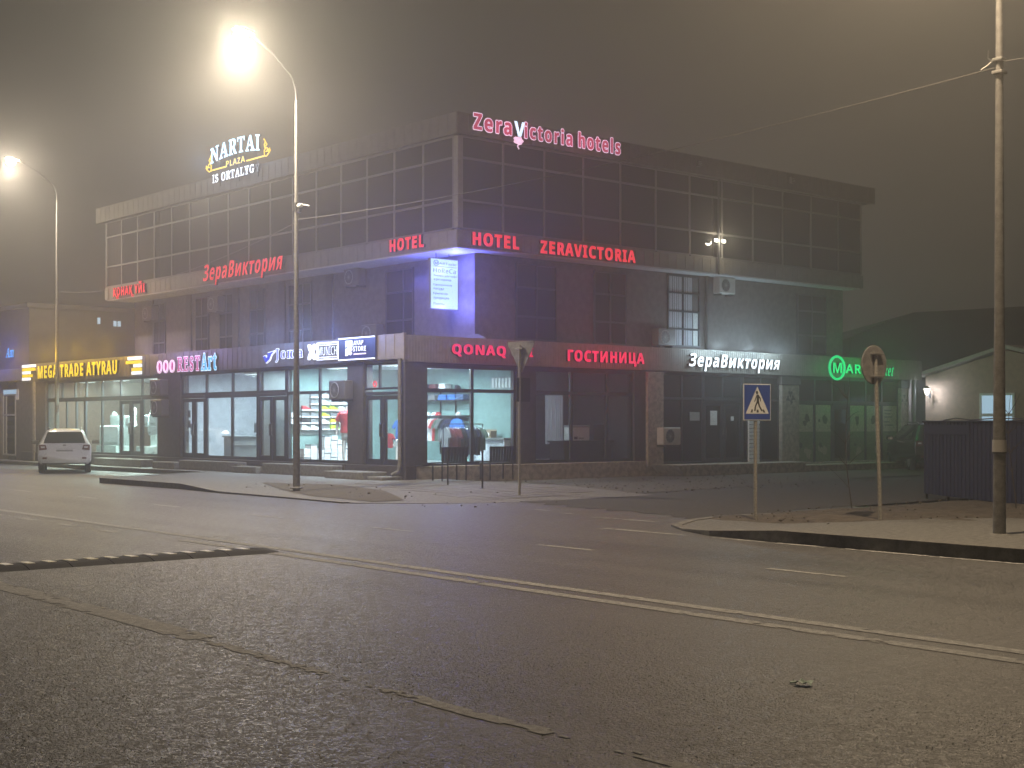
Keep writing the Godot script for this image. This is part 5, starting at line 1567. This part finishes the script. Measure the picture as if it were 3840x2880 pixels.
func shirt(label: String, at: Vector3, turn: float, m: Material, sc := 1.0, long := 0.68) -> void:
	var o := thing("hanging_garment", label, "garment", at, turn)
	var p := PackedVector2Array([Vector2(-0.09, 0.0), Vector2(0.09, 0.0), Vector2(0.22, -0.05), Vector2(0.34, -0.26), Vector2(0.26, -0.31), Vector2(0.2, -0.2), Vector2(0.21, -long), Vector2(0.07, -long - 0.02), Vector2(-0.08, -long + 0.01), Vector2(-0.21, -long), Vector2(-0.2, -0.2), Vector2(-0.26, -0.31), Vector2(-0.34, -0.26), Vector2(-0.22, -0.05)])
	for i in p.size():
		p[i] *= sc
	mi(o, "cloth", prism(p, 0.05), m, Vector3(0, 0, -0.025))
	mi(o, "hanger", tube([Vector3(-0.18, -0.03, 0) * sc, Vector3(0, 0.05, 0) * sc, Vector3(0.18, -0.03, 0) * sc], [0.007], 5), M.chrome)
	mi(o, "hook", tube([Vector3(0, 0.05, 0), Vector3(0, 0.11, 0), Vector3(0.02, 0.13, 0)], [0.005], 5), M.chrome)

func make_shop_goods() -> void:
	# shoe wall on the left wall of the sports store
	var shoes := [[-1.06, 2.4, "grey"], [-1.47, 2.4, "white"], [-1.81, 2.4, "grey"], [-1.06, 2.2, "grey"], [-1.44, 2.2, "white"], [-1.79, 2.2, "white"], [-2.08, 2.2, "white"], [-0.76, 2.01, "red"], [-1.06, 2.01, "grey"], [-1.44, 2.01, "lime"], [-1.76, 2.01, "lime"], [-2.08, 2.01, "white"], [-0.38, 1.81, "white"], [-0.74, 1.81, "grey"], [-1.06, 1.81, "grey"], [-1.43, 1.81, "lime"], [-1.79, 1.81, "grey"], [-0.73, 1.62, "black"], [-1.06, 1.62, "grey"], [-1.42, 1.62, "white"], [-1.79, 1.62, "yellow"], [-0.38, 1.62, "white"], [-0.74, 1.43, "white"], [-1.06, 1.43, "white"], [-1.42, 1.43, "grey"], [-1.79, 1.43, "lime"]]
	var rows := {2.4: "top", 2.2: "second", 2.01: "third", 1.81: "fourth", 1.62: "fifth", 1.43: "bottom"}
	for q in shoes:
		shoe("%s sneaker in the %s row of the shoe wall" % [q[2], rows[q[1]]], Vector3(-6.02, q[1], q[0]), M["dye_" + q[2]])
	# stacks of white shoe boxes below
	for k in 7:
		var z := -0.55 - k * 0.24
		var tall: int = [3, 4, 3, 6, 6, 5, 4][k]
		for j in tall:
			var w := 0.21 + 0.01 * ((k + j) % 2)
			var o := thing("shoe_box", "white shoe box in the stacks under the shoe wall", "box", Vector3(-5.78 + 0.01 * (j % 3), 0.5 + j * 0.128, z), rng.randf_range(-0.04, 0.04), "white shoe boxes under the shoe wall")
			bx(o, "carton", -0.16, 0.16, 0.0, 0.09, -w / 2, w / 2, M.dye_white, 0.003)
			bx(o, "lid", -0.165, 0.165, 0.09, 0.124, -w / 2 - 0.004, w / 2 + 0.004, M.dye_white if (j + k) % 4 else M.dye_grey, 0.003)
	# headless mannequin in a red shirt
	var m := thing("mannequin", "headless mannequin in a red shirt at the shoe shop window", "mannequin", Vector3(-4.25, 0.5, -1.05), 0.4)
	mi(m, "body", lathe([Vector2(0.001, 0.72), Vector2(0.15, 0.74), Vector2(0.16, 0.85), Vector2(0.13, 1.05), Vector2(0.17, 1.3), Vector2(0.17, 1.42), Vector2(0.07, 1.52), Vector2(0.06, 1.62), Vector2(0.001, 1.63)], 16), M.skin)
	mi(m, "shirt", lathe([Vector2(0.2, 0.86), Vector2(0.185, 1.05), Vector2(0.2, 1.3), Vector2(0.2, 1.42), Vector2(0.08, 1.53)], 16), M.dye_red)
	for s in [-1.0, 1.0]:
		mi(m, "sleeve", tube([Vector3(s * 0.17, 1.44, 0), Vector3(s * 0.26, 1.36, 0), Vector3(s * 0.31, 1.2, 0.02)], [0.08, 0.08, 0.085], 10), M.dye_red)
		mi(m, "arm", tube([Vector3(s * 0.3, 1.24, 0.02), Vector3(s * 0.33, 1.0, 0.03), Vector3(s * 0.3, 0.78, 0.1)], [0.05, 0.042, 0.03], 10), M.skin)
		mi(m, "leg", tube([Vector3(s * 0.085, 0.8, 0), Vector3(s * 0.1, 0.42, 0.01), Vector3(s * 0.11, 0.06, 0.0)], [0.095, 0.065, 0.04], 10), M.skin)
		mi(m, "foot", cbox(Vector3(0.08, 0.06, 0.22), 0.025), M.skin, Vector3(s * 0.11, 0.03, 0.05))
	# shelves with caps and folded jeans on the back wall of the store
	var sh := thing("wall_shelf", "dark shelf unit with caps on the back wall of the sports store", "shelf", Vector3(-3.6, 0.5, -4.38))
	for y in [1.35, 1.82, 2.14]:
		bx(sh, "board", -1.2, 1.0, y, y + 0.03, 0.0, 0.34, M.frame, 0.003)
	for x in [-1.2, -0.45, 0.3, 1.0]:
		bx(sh, "upright", x - 0.015, x + 0.015, 0.2, 2.3, 0.0, 0.04, M.frame, 0.003)
	var n := 0
	for q in [[-4.45, 1.87, "white", "white cap at the left of the dark shelf"], [-4.15, 1.87, "white", "second white cap beside the red cap"], [-3.95, 1.87, "red", "red cap on the dark shelf"], [-3.0, 2.67, "black", "black cap on the top board"], [-2.95, 1.87, "white", "white cap over the blue garments"]]:
		var c := thing("cap", q[3], "cap", Vector3(q[0], q[1] - (0.0 if n < 3 else 0.0) + 0.0, -4.2), 0.3 * n)
		mi(c, "crown", lathe([Vector2(0.1, 0.0), Vector2(0.098, 0.05), Vector2(0.06, 0.11), Vector2(0.001, 0.125)], 14), M["dye_" + q[2]])
		mi(c, "brim", prism(PackedVector2Array([Vector2(-0.08, 0.0), Vector2(0.08, 0.0), Vector2(0.06, 0.1), Vector2(0.0, 0.125), Vector2(-0.06, 0.1)]), 0.008), M["dye_" + q[2]], Vector3(0, 0.012, 0.06), Vector3(PI / 2, 0, 0))
		n += 1
	for q in [[-3.6, "blue", "folded bright blue jacket on the upper board"], [-3.15, "blue", "second folded blue jacket at the upper board's right"], [-2.75, "jeans", "folded denim pile on the upper board"]]:
		var c := thing("folded_garment", q[2], "garment", Vector3(q[0], 2.35, -4.2))
		for j in 3:
			bx(c, "fold", -0.2 + 0.01 * j, 0.2 - 0.012 * j, j * 0.055, j * 0.055 + 0.05, -0.14, 0.14, M["dye_" + q[1]], 0.018)
	var names := [["white", "white shirt hanging left on the back rail", -4.05], ["white", "second white shirt on the back rail", -3.93], ["red", "red shirt on the back rail", -3.8], ["green", "olive shirt on the back rail", -3.66], ["grey", "grey shirt on the back rail", -3.5], ["black", "black shirt on the back rail", -3.34], ["navy", "navy shirt on the back rail", -3.2], ["blue", "bright blue shirt facing out under the white cap", -2.9]]
	for q in names:
		shirt(q[1], Vector3(q[2], 1.78, -4.1), 1.1 if q[2] < -3.0 else 0.1, M["dye_" + q[0]])
	# rack with dark clothes behind the side street window
	var rk := thing("clothes_rack", "dark clothes rack frame behind the side street window", "rack", Vector3(-1.05, 0.5, -2.85), PI / 2)
	for e in [-0.72, 0.72]:
		mi(rk, "upright", tube([Vector3(e, 0.02, 0), Vector3(e, 1.12, 0)], [0.016], 8), M.frame)
		mi(rk, "foot", tube([Vector3(e, 0.02, -0.25), Vector3(e, 0.02, 0.25)], [0.016], 8), M.frame)
	mi(rk, "rail", tube([Vector3(-0.72, 1.12, 0), Vector3(0.72, 1.12, 0)], [0.014], 8), M.chrome)
	var cl := [["grey", "pale grey"], ["maroon", "first maroon"], ["maroon", "second maroon"], ["maroon", "third maroon"], ["black", "first black"], ["navy", "first navy"], ["black", "second black"], ["black", "third black"], ["navy", "second navy"], ["black", "fourth black"], ["green", "dark green"]]
	for k in cl.size():
		shirt("%s jacket on the window clothes rack" % cl[k][1], Vector3(-1.05, 1.5, -2.22 - k * 0.125), rng.randf_range(-0.25, 0.45), M["dye_" + cl[k][0]], rng.randf_range(0.88, 1.0), rng.randf_range(0.66, 0.86))
	for q in [["jeans", -4.6, 2.35, "folded denim pile at the left of the middle board"], ["grey", -4.15, 2.35, "folded grey pile on the middle board"], ["navy", -4.55, 2.67, "folded navy pile at the left of the top board"], ["maroon", -4.1, 2.67, "folded maroon pile on the top board"], ["white", -3.62, 2.67, "folded white pile on the top board"]]:
		var fp := thing("folded_garment", q[3], "garment", Vector3(q[1], q[2], -4.2))
		for j in 4:
			bx(fp, "fold", -0.17 + 0.008 * j, 0.17 - 0.01 * j, j * 0.045, j * 0.045 + 0.04, -0.13, 0.13, M["dye_" + q[0]], 0.014)
	shirt("blue jersey hanging inside the corner door", Vector3(-2.0, 1.75, -1.4), 0.6, M.dye_blue, 0.9)
	shirt("red sports shorts set hanging inside the corner door", Vector3(-2.5, 1.35, -1.3), 0.6, M.dye_red, 0.6)
	shirt("white tracksuit trousers hanging inside the corner door", Vector3(-1.85, 1.2, -1.25), 0.6, M.dye_white, 0.7, 0.9)
	shirt("blue striped jersey high inside the corner door", Vector3(-2.3, 2.3, -1.8), 0.6, M.dye_blue, 0.8, 0.5)
	# counter, box picture and wall heater at the right of that window
	var ct := thing("shop_counter", "low pale counter along the store's right wall", "counter", Vector3(-1.2, 0.5, -4.1))
	bx(ct, "top", -0.75, 0.75, 0.66, 0.72, -0.25, 0.25, M.desk, 0.008)
	bx(ct, "front_panel", -0.72, 0.72, 0.05, 0.66, 0.1, 0.14, M.room_white, 0.006)
	bx(ct, "side_panel", -0.74, -0.7, 0.0, 0.66, -0.22, 0.22, M.room_white, 0.004)
	bx(ct, "side_panel", 0.7, 0.74, 0.0, 0.66, -0.22, 0.22, M.room_white, 0.004)
	var pb := thing("cardboard_box", "open brown cardboard box with white items on the counter", "box", Vector3(-1.45, 1.22, -4.05))
	bx(pb, "carton", -0.32, 0.32, 0.0, 0.2, -0.12, 0.12, M.card, 0.006)
	bx(pb, "flap", -0.32, 0.32, 0.2, 0.24, -0.13, -0.115, M.card, 0.002)
	bx(pb, "paper", -0.26, -0.06, 0.02, 0.11, 0.121, 0.125, M.dye_white, 0.0)
	bx(pb, "paper", 0.16, 0.27, 0.03, 0.15, 0.121, 0.125, M.dye_white, 0.0)
	var wh := thing("ventilation_grille", "white wall ventilation grille with upright slots above the counter", "vent", Vector3(-1.15, 2.82, -4.39))
	bx(wh, "plate", -0.5, 0.5, -0.17, 0.17, 0.0, 0.02, M.room_grey, 0.004)
	for k in 6:
		bx(wh, "slat", -0.42 + k * 0.15, -0.34 + k * 0.15, -0.14, 0.14, 0.02, 0.035, M.tube_off, 0.003)
	# dim office: curtain, white machine, desk
	var cu := thing("window_curtain", "pale folded curtain in the dim office", "curtain", Vector3(-2.0, 1.0, -6.9), 0.85)
	for k in 9:
		mi(cu, "fold", tube([Vector3(k * 0.06, 0.0, 0.02 * (k % 2)), Vector3(k * 0.06, 1.5, 0.02 * (k % 2))], [0.035], 8), M.curtain)
	mi(cu, "rail", tube([Vector3(-0.1, 1.52, 0), Vector3(0.6, 1.52, 0)], [0.015], 6), M.alu)
	var pr := thing("printer", "white printer on a dark desk in the dim office", "printer", Vector3(-0.85, 1.12, -7.1), PI / 2)
	bx(pr, "casing", -0.36, 0.36, 0.0, 0.4, -0.2, 0.2, M.white_plastic, 0.02)
	bx(pr, "lid", -0.37, 0.37, 0.4, 0.46, -0.21, 0.21, M.grey_plastic, 0.015)
	bx(pr, "panel", -0.3, -0.16, 0.04, 0.12, 0.2, 0.206, M.dark_metal, 0.0)
	bx(pr, "slot", -0.12, 0.1, 0.05, 0.09, 0.2, 0.206, M.grey_plastic, 0.0)
	var dk := thing("office_desk", "dark desk in the dim office", "desk", Vector3(-0.95, 0.5, -7.2), PI / 2)
	bx(dk, "top", -0.9, 1.2, 0.57, 0.62, -0.35, 0.4, M.frame, 0.006)
	bx(dk, "panel", -0.85, 1.15, 0.0, 0.57, 0.3, 0.33, M.frame, 0.004)
	bx(dk, "panel", -0.85, -0.8, 0.0, 0.57, -0.3, 0.3, M.frame, 0.004)
	bx(dk, "panel", 1.1, 1.15, 0.0, 0.57, -0.3, 0.3, M.frame, 0.004)
	var ch := thing("office_chair", "dark office chair near the stained pier", "chair", Vector3(-1.0, 0.5, -8.35), 1.2)
	bx(ch, "seat", -0.25, 0.25, 0.42, 0.5, -0.25, 0.25, M.frame, 0.03)
	bx(ch, "backrest", -0.23, 0.23, 0.55, 1.1, -0.28, -0.22, M.frame, 0.03)
	mi(ch, "stem", tube([Vector3(0, 0.05, 0), Vector3(0, 0.42, 0)], [0.03], 8), M.chrome)
	for k in 5:
		mi(ch, "leg", tube([Vector3(0, 0.06, 0), Vector3(cos(k * TAU / 5) * 0.28, 0.03, sin(k * TAU / 5) * 0.28)], [0.02, 0.015], 6), M.frame)
	# printing office: counter, monitor, sheet on the wall
	var de := thing("office_counter", "grey reception counter in the printing office", "counter", Vector3(-11.4, 0.5, -1.9), PI / 2)
	bx(de, "top", -0.8, 1.1, 0.68, 0.73, -0.35, 0.3, M.desk, 0.01)
	bx(de, "front_panel", -0.75, 1.05, 0.0, 0.68, 0.2, 0.24, M.desk, 0.006)
	bx(de, "shelf", -0.7, 1.0, 0.42, 0.45, 0.24, 0.3, M.grey_plastic, 0.003)
	bx(de, "side_panel", -0.75, -0.71, 0.0, 0.68, -0.3, 0.2, M.desk, 0.004)
	bx(de, "side_panel", 1.01, 1.05, 0.0, 0.68, -0.3, 0.2, M.desk, 0.004)
	var mo := thing("monitor", "dark computer monitor on the printing office counter", "monitor", Vector3(-11.35, 1.23, -2.3), PI / 2 + 0.3)
	bx(mo, "screen", -0.25, 0.25, 0.1, 0.42, -0.02, 0.02, M.frame, 0.008)
	bx(mo, "stand", -0.03, 0.03, 0.01, 0.12, -0.02, 0.0, M.frame, 0.003)
	bx(mo, "foot", -0.12, 0.12, 0.0, 0.015, -0.08, 0.08, M.frame, 0.003)
	var dl := thing("desk_lamp", "small bright white lamp shade on the office counter's near end", "lamp", Vector3(-11.3, 1.23, -0.95))
	mi(dl, "stem", tube([Vector3(0, 0, 0), Vector3(0, 0.12, 0), Vector3(0.05, 0.2, 0)], [0.01], 6), M.chrome)
	mi(dl, "lamp_shade", lathe([Vector2(0.14, 0.1), Vector2(0.07, 0.18), Vector2(0.001, 0.19)], 14), M.led_white, Vector3(0.05, -0.02, 0.0))
	for q in [[-12.72, 1.95, "upper"], [-12.72, 1.62, "lower"]]:
		var dn := thing("door_sticker", "%s grey sticker on the printing office door" % q[2], "sticker", Vector3(-12.3, q[1], -0.188))
		bx(dn, "sheet", -0.1, 0.1, -0.12, 0.12, 0.0, 0.003, M.desk, 0.0)
	# appliance shop: boilers and panels in the windows
	for q in [[-20.75, 0.82, 0.42, 0.72, "narrow white boiler left in the appliance shop window"], [-20.0, 0.82, 1.05, 0.74, "wide pale green boiler panel in the appliance shop window"], [-17.1, 1.52, 0.36, 0.42, "small white boiler on the display right of the shop door"], [-16.55, 1.55, 0.5, 0.45, "white water heater with a dial on the display"], [-16.75, 1.22, 0.26, 0.38, "small white control box under the water heater"], [-18.6, 1.5, 0.3, 0.4, "white boiler behind the appliance shop door"]]:
		var b := thing("boiler", q[4], "boiler", Vector3(q[0], q[1], -1.1), 0.1)
		bx(b, "casing", -q[2] / 2, q[2] / 2, 0.0, q[3], -0.14, 0.14, M.room_white, 0.03)
		bx(b, "panel", -q[2] / 2 + 0.06, q[2] / 2 - 0.06, 0.05, 0.12, 0.14, 0.146, M.room_grey, 0.002)
		mi(b, "dial", lathe([Vector2(0.03, 0.0), Vector2(0.03, 0.02), Vector2(0.001, 0.02)], 12), M.dark_metal, Vector3(0, 0.085, 0.14), Vector3(PI / 2, 0, 0))
		mi(b, "pipe", tube([Vector3(-q[2] / 4, 0.0, 0), Vector3(-q[2] / 4, -0.2, 0)], [0.015], 6), M.chrome)
		mi(b, "pipe", tube([Vector3(q[2] / 4, 0.0, 0), Vector3(q[2] / 4, -0.2, 0)], [0.015], 6), M.chrome)
	for q in [[-21.0, -19.3, "left"], [-17.6, -16.2, "right"]]:
		var ds := thing("display_stand", "pale display stand for boilers, %s of the shop door" % q[2], "stand", Vector3(0, 0.5, -1.15))
		bx(ds, "deck", q[0], q[1], 0.0, 0.3, -0.3, 0.3, M.room_grey, 0.01)
		bx(ds, "back_board", q[0], q[1], 0.3, 1.45, -0.3, -0.26, M.room_grey, 0.004)
	for q in [[-19.9, 2.05, "round white fan on the appliance shop's brown wall"], [-21.6, 1.9, "white heater on the far brown wall of the appliance shop"], [-18.3, 2.1, "white duct elbow near the top of the shop window"]]:
		var wf := thing("wall_appliance", q[2], "appliance", Vector3(q[0], q[1], -1.9))
		mi(wf, "housing", lathe([Vector2(0.001, 0.0), Vector2(0.2, 0.0), Vector2(0.22, 0.05), Vector2(0.12, 0.1), Vector2(0.001, 0.1)], 18), M.white_plastic, Vector3.ZERO, Vector3(PI / 2, 0, 0))
		mi(wf, "duct", tube([Vector3(0, 0, -0.02), Vector3(0.03, -0.3, 0.0), Vector3(0.1, -0.5, 0.0)], [0.06], 10), M.white_plastic)
	var ds2 := thing("door_sign", "red lit round clock in the transom over the corner door", "sign", Vector3(-1.66, 2.72, -0.24))
	mi(ds2, "neon_ring", lathe([Vector2(0.05, 0.0), Vector2(0.09, 0.0), Vector2(0.09, 0.02), Vector2(0.05, 0.02), Vector2(0.05, 0.0)], 18), M.led_red, Vector3.ZERO, Vector3(PI / 2, 0, 0))
	sign_lamp(ds2, Vector3(0, 0, 0.1), RED, 0.03)

# ---------------------------------------------------------------- small things
func sapling(label: String, at: Vector3, tall: float, sd: int, count: int) -> void:
	var o := thing("bare_sapling", label, "sapling", at)
	var r := RandomNumberGenerator.new()
	r.seed = sd
	var p := []
	var rad := []
	for i in 7:
		var t := i / 6.0
		p.append(Vector3(sin(t * 4.0 + sd) * 0.04 * tall, t * tall, cos(t * 3.0 + sd) * 0.03 * tall))
		rad.append(lerpf(0.011, 0.003, t))
	mi(o, "trunk", tube(p, rad, 6), M.bark)
	for k in count:
		var t := r.randf_range(0.3, 0.98)
		var base: Vector3 = p[int(t * 6)]
		var a := r.randf() * TAU
		var d := Vector3(cos(a), r.randf_range(0.5, 1.2), sin(a)).normalized()
		var long := r.randf_range(0.2, 0.45) * tall * 0.5
		mi(o, "twig", tube([base, base + d * long * 0.5 + Vector3(0, 0.03, 0), base + d * long + Vector3(r.randf_range(-0.06, 0.06), r.randf_range(-0.05, 0.08), 0)], [0.006, 0.004, 0.002], 5), M.bark)

func make_small_things() -> void:
	sapling("bare sapling before the poster covered shop front", Vector3(14.9, 0.06, 1.0), 2.4, 3, 12)
	sapling("bare twiggy sapling behind the thick right pole", Vector3(19.3, 0.05, 0.6), 1.9, 8, 14)
	sapling("bare low bush twigs right of the thick pole", Vector3(21.0, 0.08, 3.6), 0.9, 14, 16)
	sapling("bare branching sapling before the lit house window", Vector3(17.0, 0.05, -0.9), 2.1, 21, 14)
	var w := thing("paper_litter", "crumpled pale green paper scrap on the road", "litter", Vector3(24.75, 0.004, 15.11), 0.4)
	var st := begin()
	var g := []
	for i in 5:
		for j in 4:
			g.append(Vector3(-0.05 + i * 0.026, 0.006 + rng.randf() * 0.03, -0.04 + j * 0.028))
	for i in 4:
		for j in 3:
			quad(st, g[i * 4 + j], g[(i + 1) * 4 + j], g[(i + 1) * 4 + j + 1], g[i * 4 + j + 1])
	mi(w, "sheet", st.commit(), M.scrap)
	mi(w, "torn_corner", cbox(Vector3(0.04, 0.008, 0.03), 0.002), M.scrap, Vector3(-0.075, 0.008, -0.03), Vector3(0.1, 0.5, 0.1))
	# white slatted crate stack by the dark doors
	var cr := thing("slatted_panel", "tall white slatted panel leaning by the dark shop doors", "panel", Vector3(0.06, 0.36, -14.3), PI / 2)
	for k in 11:
		bx(cr, "slat", -0.27, 0.27, k * 0.125, k * 0.125 + 0.105, 0.0, 0.03, M.frame_white, 0.004)
	for m in [-0.25, 0.25]:
		bx(cr, "stile", m - 0.025, m + 0.025, 0.0, 1.37, -0.03, 0.0, M.frame_white, 0.003)
	# loose stones and clods on the slabs, verge and gutters: nobody could count them
	var mm := MultiMesh.new()
	mm.transform_format = MultiMesh.TRANSFORM_3D
	var sm := SphereMesh.new()
	sm.radius = 0.5
	sm.height = 0.7
	sm.radial_segments = 6
	sm.rings = 3
	mm.mesh = sm
	mm.instance_count = 1060
	for i in 1060:
		var p: Vector3
		if i < 650:
			p = Vector3(rng.randf_range(14.3, 24.0), 0.1, rng.randf_range(-3.0, 4.6))
		elif i < 1000:
			p = Vector3(rng.randf_range(0.3, 8.0), 0.05, rng.randf_range(-12.0, -0.6))
		else:
			var x := rng.randf_range(-1.0, 9.0)
			p = Vector3(x, 0.11 if x < 7.0 else 0.01, rng.randf_range(2.0, 5.6))
		var s := rng.randf_range(0.015, 0.05) * (1.6 if rng.randf() < 0.1 else 1.0)
		mm.set_instance_transform(i, Transform3D(Basis.from_euler(Vector3(rng.randf() * 3.0, rng.randf() * 3.0, 0)).scaled(Vector3(s, s * 0.7, s * 1.2)), p))
	var mmi := MultiMeshInstance3D.new()
	mmi.name = "loose_stones"
	mmi.multimesh = mm
	mmi.material_override = M.dirt
	mmi.set_meta("kind", "stuff")
	mmi.set_meta("label", "loose stones and clods scattered on the verge and pavement")
	mmi.set_meta("category", "stones")
	add_child(mmi)
	# pale chips added to imitate lamp glints on the carriageway
	var gm := MultiMesh.new()
	gm.transform_format = MultiMesh.TRANSFORM_3D
	var chip := begin()
	var cp := [Vector3(0.5, 0, 0), Vector3(-0.45, 0, 0.1), Vector3(0.05, 0, 0.5), Vector3(0, 0, -0.5), Vector3(0.05, 0.45, 0.05)]
	for t in [[0, 2, 4], [2, 1, 4], [1, 3, 4], [3, 0, 4]]:
		var nn: Vector3 = (cp[t[1]] - cp[t[0]]).cross(cp[t[2]] - cp[t[0]]).normalized()
		if nn.y < 0.0:
			nn = -nn
		tri(chip, cp[t[0]], cp[t[1]], cp[t[2]], nn)
	gm.mesh = chip.commit()
	var many := 60000
	gm.instance_count = many
	var gn := FastNoiseLite.new()
	gn.seed = 55
	gn.frequency = 0.35
	var placed := 0
	while placed < many:
		var q := Vector3(rng.randf_range(9.0, 31.0), 0.0, rng.randf_range(10.5, 21.5))
		var near := exp(-pow((q.x - 21.5) / 5.0, 2.0) - pow((q.z - 17.5) / 3.5, 2.0))  # chips gather where the imitated glints are strongest
		if gn.get_noise_2d(q.x, q.z) + 0.1 + 0.6 * near < rng.randf() * 0.9:
			continue
		var s := rng.randf_range(0.005, 0.01) * (1.6 if rng.randf() < 0.08 else 1.0)
		gm.set_instance_transform(placed, Transform3D(Basis.from_euler(Vector3(rng.randf_range(-0.5, 0.5), rng.randf() * TAU, rng.randf_range(-0.5, 0.5))).scaled(Vector3(s, s, s)), q))
		placed += 1
	var gi := MultiMeshInstance3D.new()
	gi.name = "road_glints"
	gi.multimesh = gm
	gi.material_override = M.glint_chips
	gi.set_meta("kind", "stuff")
	gi.set_meta("label", "pale added chips imitating glints on the near carriageway")
	gi.set_meta("category", "glint_chips")
	add_child(gi)
